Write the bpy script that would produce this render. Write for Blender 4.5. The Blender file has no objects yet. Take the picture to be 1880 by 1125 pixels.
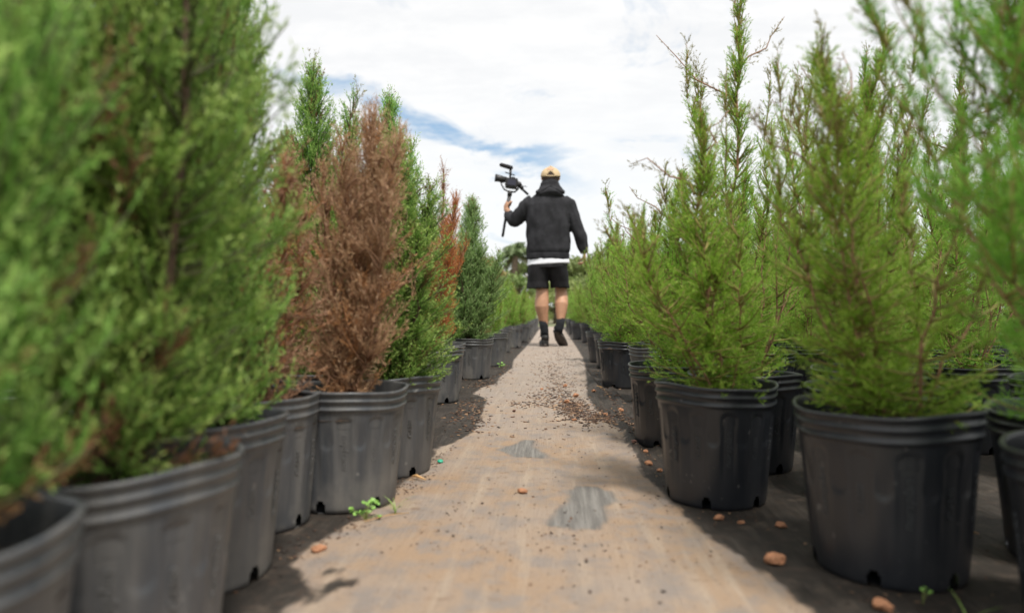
import bpy, bmesh, math, random
import numpy as np
from mathutils import Vector, Matrix, noise
R = math.radians
random.seed(7)
scene = bpy.context.scene
col = scene.collection

# ------------------------------------------------------------------ camera, light, exposure
CAM_H = 0.356
cam_data = bpy.data.cameras.new("camera")
cam = bpy.data.objects.new("camera", cam_data)
col.objects.link(cam)
cam.location = (0, 0, CAM_H)
cam.rotation_euler = (R(90 + 0.43), 0, R(3.33))
cam_data.sensor_width = 36
cam_data.lens = 24.0
cam_data.clip_start = 0.02
cam_data.clip_end = 2000
cam_data.dof.use_dof = True
cam_data.dof.focus_distance = 2.3
cam_data.dof.aperture_fstop = 2.6
cam_data.dof.aperture_blades = 9
scene.camera = cam

SUN_EL, SUN_AZ = 64.0, 152.0      # azimuth clockwise from +Y (the viewing direction)
sun_data = bpy.data.lights.new("sun", 'SUN')
sun_data.energy = 3.4
sun_data.angle = R(9)
sun_data.color = (1.0, 0.95, 0.87)
sun = bpy.data.objects.new("sun", sun_data)
col.objects.link(sun)
sd = Vector((math.sin(R(SUN_AZ)) * math.cos(R(SUN_EL)), math.cos(R(SUN_AZ)) * math.cos(R(SUN_EL)), math.sin(R(SUN_EL))))
sun.rotation_euler = (-sd).to_track_quat('-Z', 'Y').to_euler()

scene.view_settings.view_transform = 'Standard'
scene.view_settings.look = 'None'
scene.view_settings.exposure = 0.22
scene.view_settings.gamma = 1.0
scene.cycles.max_bounces = 7
scene.cycles.diffuse_bounces = 4
scene.cycles.transmission_bounces = 3
scene.cycles.transparent_max_bounces = 8
scene.cycles.use_denoising = True


class NT:
    """small helper round a node tree"""
    def __init__(s, tree):
        s.t = tree; s.n = tree.nodes; s.l = tree.links
    def node(s, typ, ins=None, **kw):
        nd = s.n.new(typ)
        for k, v in kw.items():
            setattr(nd, k, v)
        for k, v in (ins or {}).items():
            sock = nd.inputs[k]
            if hasattr(v, 'is_linked') or isinstance(v, bpy.types.NodeSocket):
                s.l.new(v, sock)
            else:
                sock.default_value = v
        return nd
    def math(s, op, a, b=None, c=None, clamp=False):
        d = {0: a}
        if b is not None: d[1] = b
        if c is not None: d[2] = c
        nd = s.node('ShaderNodeMath', d, operation=op); nd.use_clamp = clamp
        return nd.outputs[0]
    def mix(s, f, a, b):
        nd = s.n.new('ShaderNodeMix'); nd.data_type = 'RGBA'
        for k, v in ((0, f), (6, a), (7, b)):
            if isinstance(v, bpy.types.NodeSocket): s.l.new(v, nd.inputs[k])
            else: nd.inputs[k].default_value = (tuple(v) + (1,) if isinstance(v, (tuple, list)) and len(v) == 3 else v)
        return nd.outputs[2]
    def smooth(s, v, a, b, lo=0.0, hi=1.0):
        nd = s.node('ShaderNodeMapRange', {0: v, 1: a, 2: b, 3: lo, 4: hi}, interpolation_type='SMOOTHSTEP')
        return nd.outputs[0]
    def noise(s, vec, scale, detail=3, rough=0.5, dist=0.0):
        nd = s.node('ShaderNodeTexNoise', {'Scale': scale, 'Detail': detail, 'Roughness': rough, 'Distortion': dist})
        if vec is not None: s.l.new(vec, nd.inputs['Vector'])
        return nd.outputs[0]
    def scaled(s, vec, sc, loc=(0, 0, 0)):
        nd = s.node('ShaderNodeMapping', {'Vector': vec, 'Scale': sc, 'Location': loc})
        return nd.outputs[0]


def build_world():
    w = bpy.data.worlds.new("World"); scene.world = w; w.use_nodes = True
    t = NT(w.node_tree); t.n.clear()
    out = t.n.new('ShaderNodeOutputWorld')
    sky = t.node('ShaderNodeTexSky', sky_type='NISHITA')
    sky.sun_disc = False; sky.sun_elevation = R(SUN_EL); sky.sun_rotation = R(SUN_AZ)
    sky.air_density = 1.0; sky.dust_density = 1.5
    bg1 = t.node('ShaderNodeBackground', {'Color': sky.outputs[0], 'Strength': 0.13})
    tc = t.n.new('ShaderNodeTexCoord')
    sep = t.node('ShaderNodeSeparateXYZ', {0: tc.outputs['Generated']})
    x, y, z = sep.outputs
    ys = t.math('MAXIMUM', t.math('ABSOLUTE', y), 0.05)
    a = t.math('DIVIDE', x, ys); e = t.math('DIVIDE', z, ys)
    # cloud sheet seen on a flat layer overhead: project the direction on to it
    zz = t.math('MAXIMUM', z, 0.06)
    px = t.math('DIVIDE', x, t.math('ADD', zz, 0.12)); py = t.math('DIVIDE', y, t.math('ADD', zz, 0.12))
    comb = t.node('ShaderNodeCombineXYZ', {0: px, 1: py, 2: 0.0}).outputs[0]
    n1 = t.noise(t.scaled(comb, (1.5, 1.1, 1), (3.1, 0.4, 0)), 1.6, 8, 0.62, 0.5)
    n2 = t.noise(t.scaled(comb, (1.0, 1.7, 1), (1.7, 5.4, 0)), 2.6, 9, 0.66, 0.15)
    # the thin break in the sheet low ahead, left of the middle
    line = t.math('ADD', t.math('MULTIPLY', a, -0.36), 0.207)
    wob = t.math('MULTIPLY', t.math('SUBTRACT', n1, 0.5), 0.16)
    dd = t.math('ABSOLUTE', t.math('SUBTRACT', t.math('SUBTRACT', e, line), wob))
    width = t.smooth(a, -0.50, -0.1, 0.026, 0.034)
    band = t.smooth(t.math('DIVIDE', dd, width), 1.0, 0.15)
    fade = t.math('MULTIPLY', t.smooth(a, -0.62, -0.20), t.smooth(a, 0.10, -0.06))
    ahead = t.smooth(y, 0.0, 0.1)
    band = t.math('MULTIPLY', t.math('MULTIPLY', band, fade), ahead)
    band = t.math('MULTIPLY', band, t.smooth(n2, 0.30, 0.62))
    # a second small one on the right of him
    d2 = t.math('ABSOLUTE', t.math('SUBTRACT', e, 0.245)); d3 = t.math('ABSOLUTE', t.math('SUBTRACT', a, 0.14))
    sp = t.math('MULTIPLY', t.smooth(d2, 0.016, 0.0), t.smooth(d3, 0.07, 0.0))
    sp = t.math('MULTIPLY', t.math('MULTIPLY', sp, ahead), t.smooth(n2, 0.4, 0.6))
    thin = t.smooth(n1, 0.40, 0.29, 0.0, 0.35)
    hole = t.math('MAXIMUM', t.math('MAXIMUM', band, sp), thin, clamp=True)
    shade = t.mix(t.smooth(n2, 0.35, 0.66), (0.905, 0.915, 0.93), (1.0, 1.0, 1.0))
    shade = t.mix(t.smooth(e, 0.42, 0.05), shade, (0.96, 0.985, 1.0))
    bg2 = t.node('ShaderNodeBackground', {'Color': shade, 'Strength': 0.88})
    bgb = t.node('ShaderNodeBackground', {'Color': (0.36, 0.56, 0.76, 1), 'Strength': 1.0})
    addb = t.node('ShaderNodeMixShader', {0: 0.5, 1: bg1.outputs[0], 2: bgb.outputs[0]})
    mx = t.node('ShaderNodeMixShader', {0: hole, 1: bg2.outputs[0], 2: addb.outputs[0]})
    t.l.new(mx.outputs[0], out.inputs[0])
build_world()


# ------------------------------------------------------------------ materials
def new_mat(name):
    m = bpy.data.materials.new(name); m.use_nodes = True
    t = NT(m.node_tree)
    b = m.node_tree.nodes['Principled BSDF']
    return m, t, b


def simple(name, c, rough=0.6, metal=0.0, var=0.15, scale=30, bump=0.0, bscale=200, spec=0.5):
    m, t, b = new_mat(name)
    tc = t.n.new('ShaderNodeTexCoord')
    n = t.noise(tc.outputs['Object'], scale, 4, 0.6)
    c0 = tuple(v * (1 - var) for v in c); c1 = tuple(min(1, v * (1 + var)) for v in c)
    t.l.new(t.mix(t.smooth(n, 0.3, 0.7), c0, c1), b.inputs['Base Color'])
    b.inputs['Roughness'].default_value = rough
    b.inputs['Metallic'].default_value = metal
    b.inputs['Specular IOR Level'].default_value = spec
    if bump:
        n2 = t.noise(tc.outputs['Object'], bscale, 3, 0.6)
        bp = t.node('ShaderNodeBump', {'Height': n2, 'Strength': bump, 'Distance': 0.004})
        t.l.new(bp.outputs[0], b.inputs['Normal'])
    return m


def pot_material(name, dust, base):
    m, t, b = new_mat(name)
    tc = t.n.new('ShaderNodeTexCoord'); o = tc.outputs['Object']
    oi = t.n.new('ShaderNodeObjectInfo')
    rv = t.node('ShaderNodeVectorMath', {0: o}, operation='ADD')
    cr = t.node('ShaderNodeCombineXYZ', {0: t.math('MULTIPLY', oi.outputs['Random'], 9.0), 1: t.math('MULTIPLY', oi.outputs['Random'], 5.0), 2: 0.0})
    t.l.new(cr.outputs[0], rv.inputs[1]); p = rv.outputs[0]
    streak = t.noise(t.scaled(p, (26, 26, 1.6)), 1.0, 5, 0.65)
    blot = t.noise(p, 9, 5, 0.6)
    fine = t.noise(p, 160, 3, 0.7)
    z = t.node('ShaderNodeSeparateXYZ', {0: o}).outputs[2]
    low = t.smooth(z, 0.13, 0.0)
    f = t.math('MULTIPLY', t.smooth(streak, 0.32, 0.72), dust)
    f = t.math('ADD', f, t.math('MULTIPLY', t.math('MULTIPLY', low, t.smooth(blot, 0.42, 0.66)), dust * 1.2), clamp=True)
    c = t.mix(f, base, (0.205, 0.19, 0.172))
    specks = t.smooth(t.noise(p, 55, 2, 0.5), 0.70, 0.76)
    c = t.mix(t.math('MULTIPLY', specks, 0.25 + dust * .5), c, (0.26, 0.25, 0.24))
    t.l.new(c, b.inputs['Base Color'])
    t.l.new(t.smooth(t.math('ADD', f, t.math('MULTIPLY', fine, 0.3)), 0.0, 0.8, 0.30, 0.66), b.inputs['Roughness'])
    bp = t.node('ShaderNodeBump', {'Height': t.math('ADD', t.math('MULTIPLY', fine, .4), streak), 'Strength': 0.12, 'Distance': 0.003})
    t.l.new(bp.outputs[0], b.inputs['Normal'])
    return m


def leaf_material(name, dark, light, tip, dead=(0.26, 0.14, 0.07), trans=0.35):
    """attribute 'tone': R = tuft tone, G = how young, B = dead"""
    m, t, b = new_mat(name)
    at = t.node('ShaderNodeAttribute', attribute_name='tone')
    s = t.node('ShaderNodeSeparateColor', {0: at.outputs['Color']})
    c = t.mix(s.outputs[0], dark, light)
    c = t.mix(s.outputs[1], c, tip)
    c = t.mix(s.outputs[2], c, dead)
    oi = t.n.new('ShaderNodeObjectInfo')
    hs = t.node('ShaderNodeHueSaturation', {'Color': c, 'Hue': t.math('ADD', 0.488, t.math('MULTIPLY', oi.outputs['Random'], 0.024)),
                                            'Value': t.math('ADD', 0.88, t.math('MULTIPLY', oi.outputs['Random'], 0.24))})
    c = hs.outputs[0]
    t.l.new(c, b.inputs['Base Color'])
    b.inputs['Roughness'].default_value = 0.55
    b.inputs['Specular IOR Level'].default_value = 0.35
    tr = t.node('ShaderNodeBsdfTranslucent', {'Color': c})
    mx = t.node('ShaderNodeMixShader', {0: trans, 1: b.outputs[0], 2: tr.outputs[0]})
    t.l.new(mx.outputs[0], t.n['Material Output'].inputs[0])
    return m


M = {}
M['pot_dusty'] = pot_material('dusty_pot_plastic', 0.46, (0.056, 0.062, 0.072))
M['pot_dark'] = pot_material('dark_pot_plastic', 0.06, (0.017, 0.020, 0.026))
M['letter_dark'] = simple('raised_plastic_glint', (0.055, 0.060, 0.066), 0.45)  # lighter than the pot: light glints on the raised letters painted in
M['letter_dusty'] = simple('raised_dusty_plastic_glint', (0.13, 0.13, 0.13), 0.6)  # dusty grey, likewise lightened to paint the letters' glints
M['dense'] = leaf_material('dense_juniper_scales', (0.12, 0.26, 0.055), (0.30, 0.52, 0.10), (0.58, 0.74, 0.22))
M['blue'] = leaf_material('bluish_juniper_scales', (0.15, 0.26, 0.085), (0.33, 0.48, 0.17), (0.55, 0.68, 0.30))
M['airy'] = leaf_material('airy_juniper_needles', (0.16, 0.34, 0.035), (0.36, 0.61, 0.065), (0.62, 0.80, 0.17), trans=0.42)
M['airy_dark'] = leaf_material('dark_green_juniper_needles', (0.12, 0.27, 0.033), (0.25, 0.48, 0.055), (0.46, 0.66, 0.13), trans=0.35)  # darker green foliage than the other airy junipers
M['lime'] = leaf_material('lime_juniper_needles', (0.21, 0.42, 0.06), (0.38, 0.64, 0.10), (0.56, 0.77, 0.19), trans=0.42)
M['dead'] = leaf_material('dead_brown_needles', (0.31, 0.17, 0.10), (0.56, 0.36, 0.21), (0.74, 0.54, 0.36), dead=(0.50, 0.25, 0.11), trans=0.15)
M['rust'] = leaf_material('rusty_orange_needles', (0.50, 0.19, 0.05), (0.72, 0.33, 0.09), (0.80, 0.46, 0.18), trans=0.2)
M['bark'] = simple('juniper_bark', (0.27, 0.145, 0.085), 0.85, var=0.35, scale=120, bump=0.5, bscale=160)
M['bark_dark'] = simple('dark_juniper_bark', (0.10, 0.062, 0.04), 0.9, var=0.35, scale=120, bump=0.5, bscale=160)
M['twig_dark'] = simple('dark_green_twig', (0.085, 0.09, 0.035), 0.8, var=0.4, scale=30)
M['twig'] = simple('green_red_twig', (0.24, 0.20, 0.06), 0.7, var=0.4, scale=30)
M['soil'] = simple('potting_bark_soil', (0.05, 0.032, 0.022), 0.95, var=0.6, scale=160, bump=0.8, bscale=220)


# ------------------------------------------------------------------ object helpers
def mesh_np(name, V, F, mats=(), smooth=False):
    """F: (n,k) int array or list of such arrays"""
    me = bpy.data.meshes.new(name)
    if not isinstance(F, list): F = [F]
    F = [np.asarray(f, dtype=np.int32) for f in F if len(f)]
    V = np.asarray(V, dtype=np.float32)
    me.vertices.add(len(V)); me.vertices.foreach_set('co', V.ravel())
    nl = sum(f.size for f in F); nf = sum(len(f) for f in F)
    me.loops.add(nl); me.polygons.add(nf)
    me.loops.foreach_set('vertex_index', np.concatenate([f.ravel() for f in F]))
    tot = np.concatenate([np.full(len(f), f.shape[1], dtype=np.int32) for f in F])
    start = np.concatenate([[0], np.cumsum(tot)[:-1]]).astype(np.int32)
    me.polygons.foreach_set('loop_start', start)
    me.polygons.foreach_set('loop_total', tot)
    if smooth: me.polygons.foreach_set('use_smooth', np.ones(nf, dtype=bool))
    me.update(calc_edges=True)
    for m in mats: me.materials.append(m)
    return me


def obj(name, me, parent=None, loc=(0, 0, 0), rot=(0, 0, 0), scale=(1, 1, 1)):
    o = bpy.data.objects.new(name, me); col.objects.link(o)
    o.location = loc; o.rotation_euler = rot; o.scale = scale
    if parent is not None: o.parent = parent
    return o


def tag(o, label=None, cat=None, group=None, kind=None):
    if label: o['label'] = label
    if cat: o['category'] = cat
    if group: o['group'] = group
    if kind: o['kind'] = kind
    return o


def bm_mesh(name, bm, mats=(), smooth=True):
    me = bpy.data.meshes.new(name)
    bmesh.ops.recalc_face_normals(bm, faces=bm.faces)
    if smooth:
        for f in bm.faces: f.smooth = True
    bm.to_mesh(me); bm.free()
    for m in mats: me.materials.append(m)
    return me


def tube_arrays(P, rad, seg=6, V=None, F=None, base=0):
    """tube round a polyline P (n,3) with radii rad (n,)"""
    P = np.asarray(P, float); n = len(P)
    T = np.gradient(P, axis=0); T /= np.linalg.norm(T, axis=1)[:, None] + 1e-9
    ref = np.array([0.31, 0.95, 0.05]) if abs(T[0][1]) < 0.8 else np.array([1.0, 0, 0])
    A = np.cross(T, ref); A /= np.linalg.norm(A, axis=1)[:, None] + 1e-9
    B = np.cross(T, A)
    th = np.linspace(0, 2 * math.pi, seg, endpoint=False)
    rad = np.broadcast_to(np.asarray(rad, float), (n,))
    ring = P[:, None, :] + rad[:, None, None] * (np.cos(th)[None, :, None] * A[:, None, :] + np.sin(th)[None, :, None] * B[:, None, :])
    v = ring.reshape(-1, 3)
    i = np.arange(n - 1)[:, None] * seg; j = np.arange(seg)[None, :]; k = (j + 1) % seg
    f = np.stack([i + j, i + k, i + seg + k, i + seg + j], axis=-1).reshape(-1, 4) + base
    return v, f


class Soup:
    def __init__(s): s.V = []; s.F = []; s.n = 0
    def tube(s, P, rad, seg=6):
        v, f = tube_arrays(P, rad, seg, base=s.n); s.V.append(v); s.F.append(f); s.n += len(v)
        cap0 = v[0:seg].mean(0)[None]; cap1 = v[-seg:].mean(0)[None]
        b0 = s.n - len(v)
        s.V += [cap0, cap1]
        j = np.arange(seg); k = (j + 1) % seg
        e = s.n - seg
        s.F.append(np.stack([np.full(seg, s.n), b0 + k, b0 + j, np.full(seg, s.n)], 1)[:, :3])
        s.F.append(np.stack([np.full(seg, s.n + 1), e + j, e + k], 1))
        s.n += 2
    def add(s, v, f):
        s.V.append(np.asarray(v, float)); s.F.append(np.asarray(f) + s.n); s.n += len(v)
    def mesh(s, name, mats, smooth=True):
        q = [f for f in s.F if f.shape[1] == 4]; t3 = [f for f in s.F if f.shape[1] == 3]
        L = []
        if q: L.append(np.concatenate(q))
        if t3: L.append(np.concatenate(t3))
        return mesh_np(name, np.concatenate(s.V), L, mats, smooth)


# ------------------------------------------------------------------ ground
rngG = np.random.default_rng(3)


def vnoise(x, y, s, o=0.0):
    """cheap smooth value noise"""
    x = np.asarray(x) * s + 13.7 + o; y = np.asarray(y) * s + 7.3 + o * 1.7
    xi = np.floor(x); yi = np.floor(y); fx = x - xi; fy = y - yi
    fx = fx * fx * (3 - 2 * fx); fy = fy * fy * (3 - 2 * fy)
    def h(a, b): return np.modf(np.abs(np.sin(a * 127.1 + b * 311.7) * 43758.5453))[0]
    return (h(xi, yi) * (1 - fx) + h(xi + 1, yi) * fx) * (1 - fy) + (h(xi, yi + 1) * (1 - fx) + h(xi + 1, yi + 1) * fx) * fy


def ground_z(x, y):
    x = np.asarray(x, float); y = np.asarray(y, float)
    z = 0.0022 * (vnoise(x, y, 3.0) - .5) + 0.0012 * (vnoise(x, y, 11) - .5)
    # wrinkles in the sheet along the right side of the walk
    for cx, slope, w, h, y0, y1 in ((0.215, 0.000, 0.012, 0.010, 1.55, 4.6), (0.165, 0.012, 0.018, 0.008, 1.9, 5.4), (-0.30, -0.01, 0.02, 0.006, 1.7, 3.0), (0.255, 0.02, 0.012, 0.008, 1.5, 3.6)):
        c = cx + slope * (y - y0) + 0.012 * np.sin(y * 2.3 + cx * 40)
        e = np.clip((y - y0) * 4, 0, 1) * np.clip((y1 - y) * 2, 0, 1)
        z += 1.5 * h * e * np.exp(-((x - c) / w) ** 2)
    return z


def poly_dist(X, Y, poly):
    """signed distance (inside negative) to a closed polygon, vectorised"""
    poly = np.array(poly, float); n = len(poly)
    d = np.full(X.shape, 1e9); ins = np.zeros(X.shape, bool)
    for i in range(n):
        a = poly[i]; b = poly[(i + 1) % n]; ex, ey = b - a
        t = np.clip(((X - a[0]) * ex + (Y - a[1]) * ey) / (ex * ex + ey * ey), 0, 1)
        d = np.minimum(d, np.hypot(X - a[0] - t * ex, Y - a[1] - t * ey))
        c = ((a[1] <= Y) & (b[1] > Y)) | ((b[1] <= Y) & (a[1] > Y))
        with np.errstate(divide='ignore', invalid='ignore'):
            xc = a[0] + (Y - a[1]) / (ey if abs(ey) > 1e-9 else 1e-9) * ex
        ins ^= c & (X < xc)
    return np.where(ins, -d, d)


MUD_UNSHADED = [(-0.30, 0.3), (-0.30, 0.70), (-0.325, 0.80), (-0.300, 0.85), (-0.335, 0.90), (-0.368, 0.95), (-0.366, 1.02), (-0.337, 1.12), (-0.318, 1.28), (-0.31, 1.41),
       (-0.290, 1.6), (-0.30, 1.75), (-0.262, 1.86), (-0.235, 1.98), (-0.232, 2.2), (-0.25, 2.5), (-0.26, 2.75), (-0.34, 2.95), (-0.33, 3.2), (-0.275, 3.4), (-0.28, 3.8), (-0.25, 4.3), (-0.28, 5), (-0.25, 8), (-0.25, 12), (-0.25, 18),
       (0.25, 18), (0.25, 12), (0.25, 8), (0.24, 5.4), (0.215, 4.4), (0.180, 3.6), (0.150, 2.9), (0.155, 2.5), (0.18, 2.2), (0.215, 2.03), (0.197, 1.85), (0.208, 1.70), (0.200, 1.5), (0.222, 1.34), (0.232, 1.2), (0.252, 1.08), (0.286, 0.97), (0.300, 0.88), (0.312, 0.80), (0.31, 0.5), (0.3, 0.3)]  # near edges trace shade beside the pots, farther ones bare cloth
PATCH1 = [(0.055, 1.40), (0.035, 1.37), (0.028, 1.28), (0.005, 1.22), (-0.008, 1.14), (0.04, 1.125), (0.078, 1.13), (0.098, 1.19), (0.095, 1.26), (0.125, 1.30), (0.118, 1.36), (0.09, 1.40)]
PATCH2 = [(-0.142, 1.76), (-0.10, 1.83), (-0.075, 1.90), (-0.045, 1.89), (-0.05, 1.80), (-0.01, 1.70), (-0.015, 1.66), (-0.09, 1.67), (-0.12, 1.72)]


def build_ground():
    # near cloth as a fine sheet that grows coarser with distance
    ys = [0.25]
    while ys[-1] < 16: ys.append(ys[-1] + max(0.010, 0.006 * ys[-1]))
    xs = list(np.arange(-0.62, 0.62, 0.010))
    ext = []; x = 0.62; s = 0.02
    while x < 4.0: ext.append(x); x += s; s *= 1.15
    xs = np.array([-e for e in reversed(ext)] + xs + ext); ys = np.array(ys)
    X, Y = np.meshgrid(xs, ys)
    Z = ground_z(X, Y)
    V = np.stack([X, Y, Z], -1).reshape(-1, 3)
    nx, ny = len(xs), len(ys)
    i = np.arange(ny - 1)[:, None] * nx; j = np.arange(nx - 1)[None]
    F = np.stack([i + j, i + j + 1, i + nx + j + 1, i + nx + j], -1).reshape(-1, 4)
    m, t, b = new_mat('muddy_woven_cloth')
    geo = t.n.new('ShaderNodeNewGeometry'); P = geo.outputs['Position']
    at = t.node('ShaderNodeAttribute', attribute_name='mud'); s = t.node('ShaderNodeSeparateColor', {0: at.outputs['Color']})
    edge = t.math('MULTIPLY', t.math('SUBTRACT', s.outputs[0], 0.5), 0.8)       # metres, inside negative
    patch = t.math('MULTIPLY', t.math('SUBTRACT', s.outputs[1], 0.5), 0.8)
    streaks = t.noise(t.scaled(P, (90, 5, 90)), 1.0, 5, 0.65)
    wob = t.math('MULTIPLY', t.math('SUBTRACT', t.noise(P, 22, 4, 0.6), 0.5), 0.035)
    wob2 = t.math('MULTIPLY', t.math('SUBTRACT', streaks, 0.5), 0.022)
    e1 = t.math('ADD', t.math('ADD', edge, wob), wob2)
    cloth = t.smooth(e1, -0.007, 0.007)  # dark edge strips: bare cloth, plus painted shade beside the near pots
    p1 = t.math('ADD', patch, t.math('ADD', t.math('MULTIPLY', wob, 0.5), wob2))
    bare = t.smooth(p1, 0.009, -0.010, 0.0, 1.0)
    big = t.noise(P, 3.2, 5, 0.6); mid = t.noise(P, 16, 5, 0.65); fine = t.noise(P, 170, 4, 0.7)
    far = t.smooth(t.node('ShaderNodeSeparateXYZ', {0: P}).outputs[1], 1.7, 3.2)
    mud = t.mix(t.smooth(big, 0.36, 0.64), (0.40, 0.275, 0.18), (0.385, 0.305, 0.245))
    mud = t.mix(t.smooth(mid, 0.42, 0.66), mud, (0.30, 0.255, 0.225))
    mud = t.mix(t.smooth(t.noise(t.scaled(P, (30, 2.5, 30)), 1.0, 4, 0.6), 0.48, 0.75), mud, (0.46, 0.365, 0.28))
    mud = t.mix(t.math('MULTIPLY', far, 0.55), mud, (0.37, 0.325, 0.29))
    mud = t.mix(t.math('MULTIPLY', t.smooth(streaks, 0.50, 0.72), t.math('ADD', 0.30, t.math('MULTIPLY', far, 0.4))), mud, (0.27, 0.225, 0.19))
    mud = t.mix(t.math('MULTIPLY', t.smooth(fine, 0.52, 0.72), 0.45), mud, (0.25, 0.18, 0.13))
    dots = t.smooth(t.noise(P, 85, 4, 0.7), 0.635, 0.675)
    mud = t.mix(t.math('MULTIPLY', t.smooth(t.noise(P, 7, 3, .5), .40, .62), t.math('MULTIPLY', t.smooth(t.noise(P, 260, 3, 0.7), 0.57, 0.64), 0.5)), mud, (0.20, 0.12, 0.08))
    mud = t.mix(t.math('MULTIPLY', dots, 0.75), mud, (0.15, 0.095, 0.065))
    st = t.math('MULTIPLY', t.smooth(t.noise(P, 34, 5, 0.72), 0.56, 0.66), t.smooth(t.noise(P, 4.5, 3, 0.6), 0.42, 0.60))
    mud = t.mix(t.math('MULTIPLY', st, 0.75), mud, (0.24, 0.155, 0.10))
    soilm = t.smooth(t.math('ADD', s.outputs[2], t.math('MULTIPLY', t.math('SUBTRACT', t.noise(P, 38, 5, 0.7), 0.5), 0.9)), 0.40, 0.62)
    mud = t.mix(t.math('MULTIPLY', soilm, 0.8), mud, (0.11, 0.075, 0.058))
    # woven threads
    sx = t.node('ShaderNodeSeparateXYZ', {0: P})
    thr = t.math('MULTIPLY', t.math('SINE', t.math('MULTIPLY', sx.outputs[0], 2400)), t.math('SINE', t.math('MULTIPLY', sx.outputs[1], 1600)))
    cl = t.mix(t.math('MULTIPLY', t.smooth(streaks, 0.38, 0.7), t.smooth(t.noise(P, 12, 4, .6), .35, .65)), (0.034, 0.028, 0.023), (0.088, 0.074, 0.062))  # dark tone shared by the bare cloth and the painted shade
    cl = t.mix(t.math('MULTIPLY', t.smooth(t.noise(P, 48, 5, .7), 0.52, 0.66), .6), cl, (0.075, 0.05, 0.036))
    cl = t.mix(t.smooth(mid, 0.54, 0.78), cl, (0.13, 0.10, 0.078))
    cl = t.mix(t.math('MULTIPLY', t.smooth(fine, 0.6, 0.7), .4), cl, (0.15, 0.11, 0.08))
    br = t.mix(t.smooth(streaks, 0.35, 0.7), (0.165, 0.155, 0.145), (0.29, 0.275, 0.255))
    br = t.mix(t.smooth(fine, 0.55, 0.75), br, (0.38, 0.33, 0.28))
    rim = t.math('MULTIPLY', t.smooth(p1, -0.012, -0.001), t.smooth(p1, 0.008, 0.001))
    c = t.mix(bare, mud, br)
    c = t.mix(t.math('MULTIPLY', rim, 0.18), c, (0.17, 0.14, 0.12))
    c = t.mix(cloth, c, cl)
    t.l.new(c, b.inputs['Base Color'])
    rr = t.math('SUBTRACT', 0.88, t.math('MULTIPLY', cloth, 0.22))
    t.l.new(rr, b.inputs['Roughness'])
    b.inputs['Specular IOR Level'].default_value = 0.35
    hgt = t.math('ADD', t.math('MULTIPLY', streaks, 0.8), t.math('ADD', t.math('MULTIPLY', fine, 0.5), t.math('MULTIPLY', thr, 0.1)))
    hgt = t.math('ADD', hgt, t.math('MULTIPLY', cloth, -0.6))
    bp = t.node('ShaderNodeBump', {'Height': hgt, 'Strength': 0.9, 'Distance': 0.005})
    t.l.new(bp.outputs[0], b.inputs['Normal'])
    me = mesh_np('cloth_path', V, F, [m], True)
    E = poly_dist(X, Y, MUD_UNSHADED)
    for bx, by, br_, by2 in ((-0.303, 0.925, .012, .014), (-0.287, 0.865, .013, .035), (-0.268, 0.885, .008, .012)):  # blobs of foliage shade, painted with the dark cloth colour
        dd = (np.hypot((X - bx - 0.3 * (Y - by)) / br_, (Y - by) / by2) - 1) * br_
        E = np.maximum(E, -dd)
    Pd = np.minimum(poly_dist(X, Y, PATCH1), poly_dist(X, Y, PATCH2))
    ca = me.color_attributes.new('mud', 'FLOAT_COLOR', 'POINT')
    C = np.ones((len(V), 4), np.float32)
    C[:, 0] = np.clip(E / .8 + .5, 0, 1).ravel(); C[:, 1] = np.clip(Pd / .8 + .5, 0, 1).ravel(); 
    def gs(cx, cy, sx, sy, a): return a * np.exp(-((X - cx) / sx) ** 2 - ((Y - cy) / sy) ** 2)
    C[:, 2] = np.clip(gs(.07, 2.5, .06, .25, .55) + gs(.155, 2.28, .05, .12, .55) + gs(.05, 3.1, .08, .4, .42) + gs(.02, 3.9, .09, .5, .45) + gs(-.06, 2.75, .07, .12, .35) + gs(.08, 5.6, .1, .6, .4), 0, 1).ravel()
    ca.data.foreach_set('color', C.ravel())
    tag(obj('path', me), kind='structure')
    # wide ground to the horizon
    m2, t, b = new_mat('sandy_field')
    geo = t.n.new('ShaderNodeNewGeometry'); P = geo.outputs['Position']
    a_ = t.noise(P, 0.35, 6, 0.65); f_ = t.noise(P, 9, 5, 0.7)
    c = t.mix(t.smooth(a_, 0.4, 0.6), (0.25, 0.2, 0.15), (0.10, 0.15, 0.05))
    c = t.mix(t.smooth(f_, 0.45, 0.7), c, (0.2, 0.17, 0.1))
    t.l.new(c, b.inputs['Base Color']); b.inputs['Roughness'].default_value = 0.95
    N = 40
    r = np.concatenate([[0], np.geomspace(3, 900, N)]); th = np.linspace(0, 2 * math.pi, 64, endpoint=False)
    V = [(0, 6, -0.012)]; 
    for k in r[1:]:
        for a in th: V.append((k * math.cos(a), 6 + k * math.sin(a), -0.012 - (0 if k < 16 else 0.0)))
    F3 = [(0, 1 + j, 1 + (j + 1) % 64) for j in range(64)]
    F4 = [(1 + i * 64 + j, 1 + (i + 1) * 64 + j, 1 + (i + 1) * 64 + (j + 1) % 64, 1 + i * 64 + (j + 1) % 64) for i in range(N - 1) for j in range(64)]
    tag(obj('ground', mesh_np('ground', V, [F4, F3], [m2])), kind='structure')
build_ground()

# ------------------------------------------------------------------ pots
H_POT, R_LIP, R_BASE = 0.215, 0.130, 0.104


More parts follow.
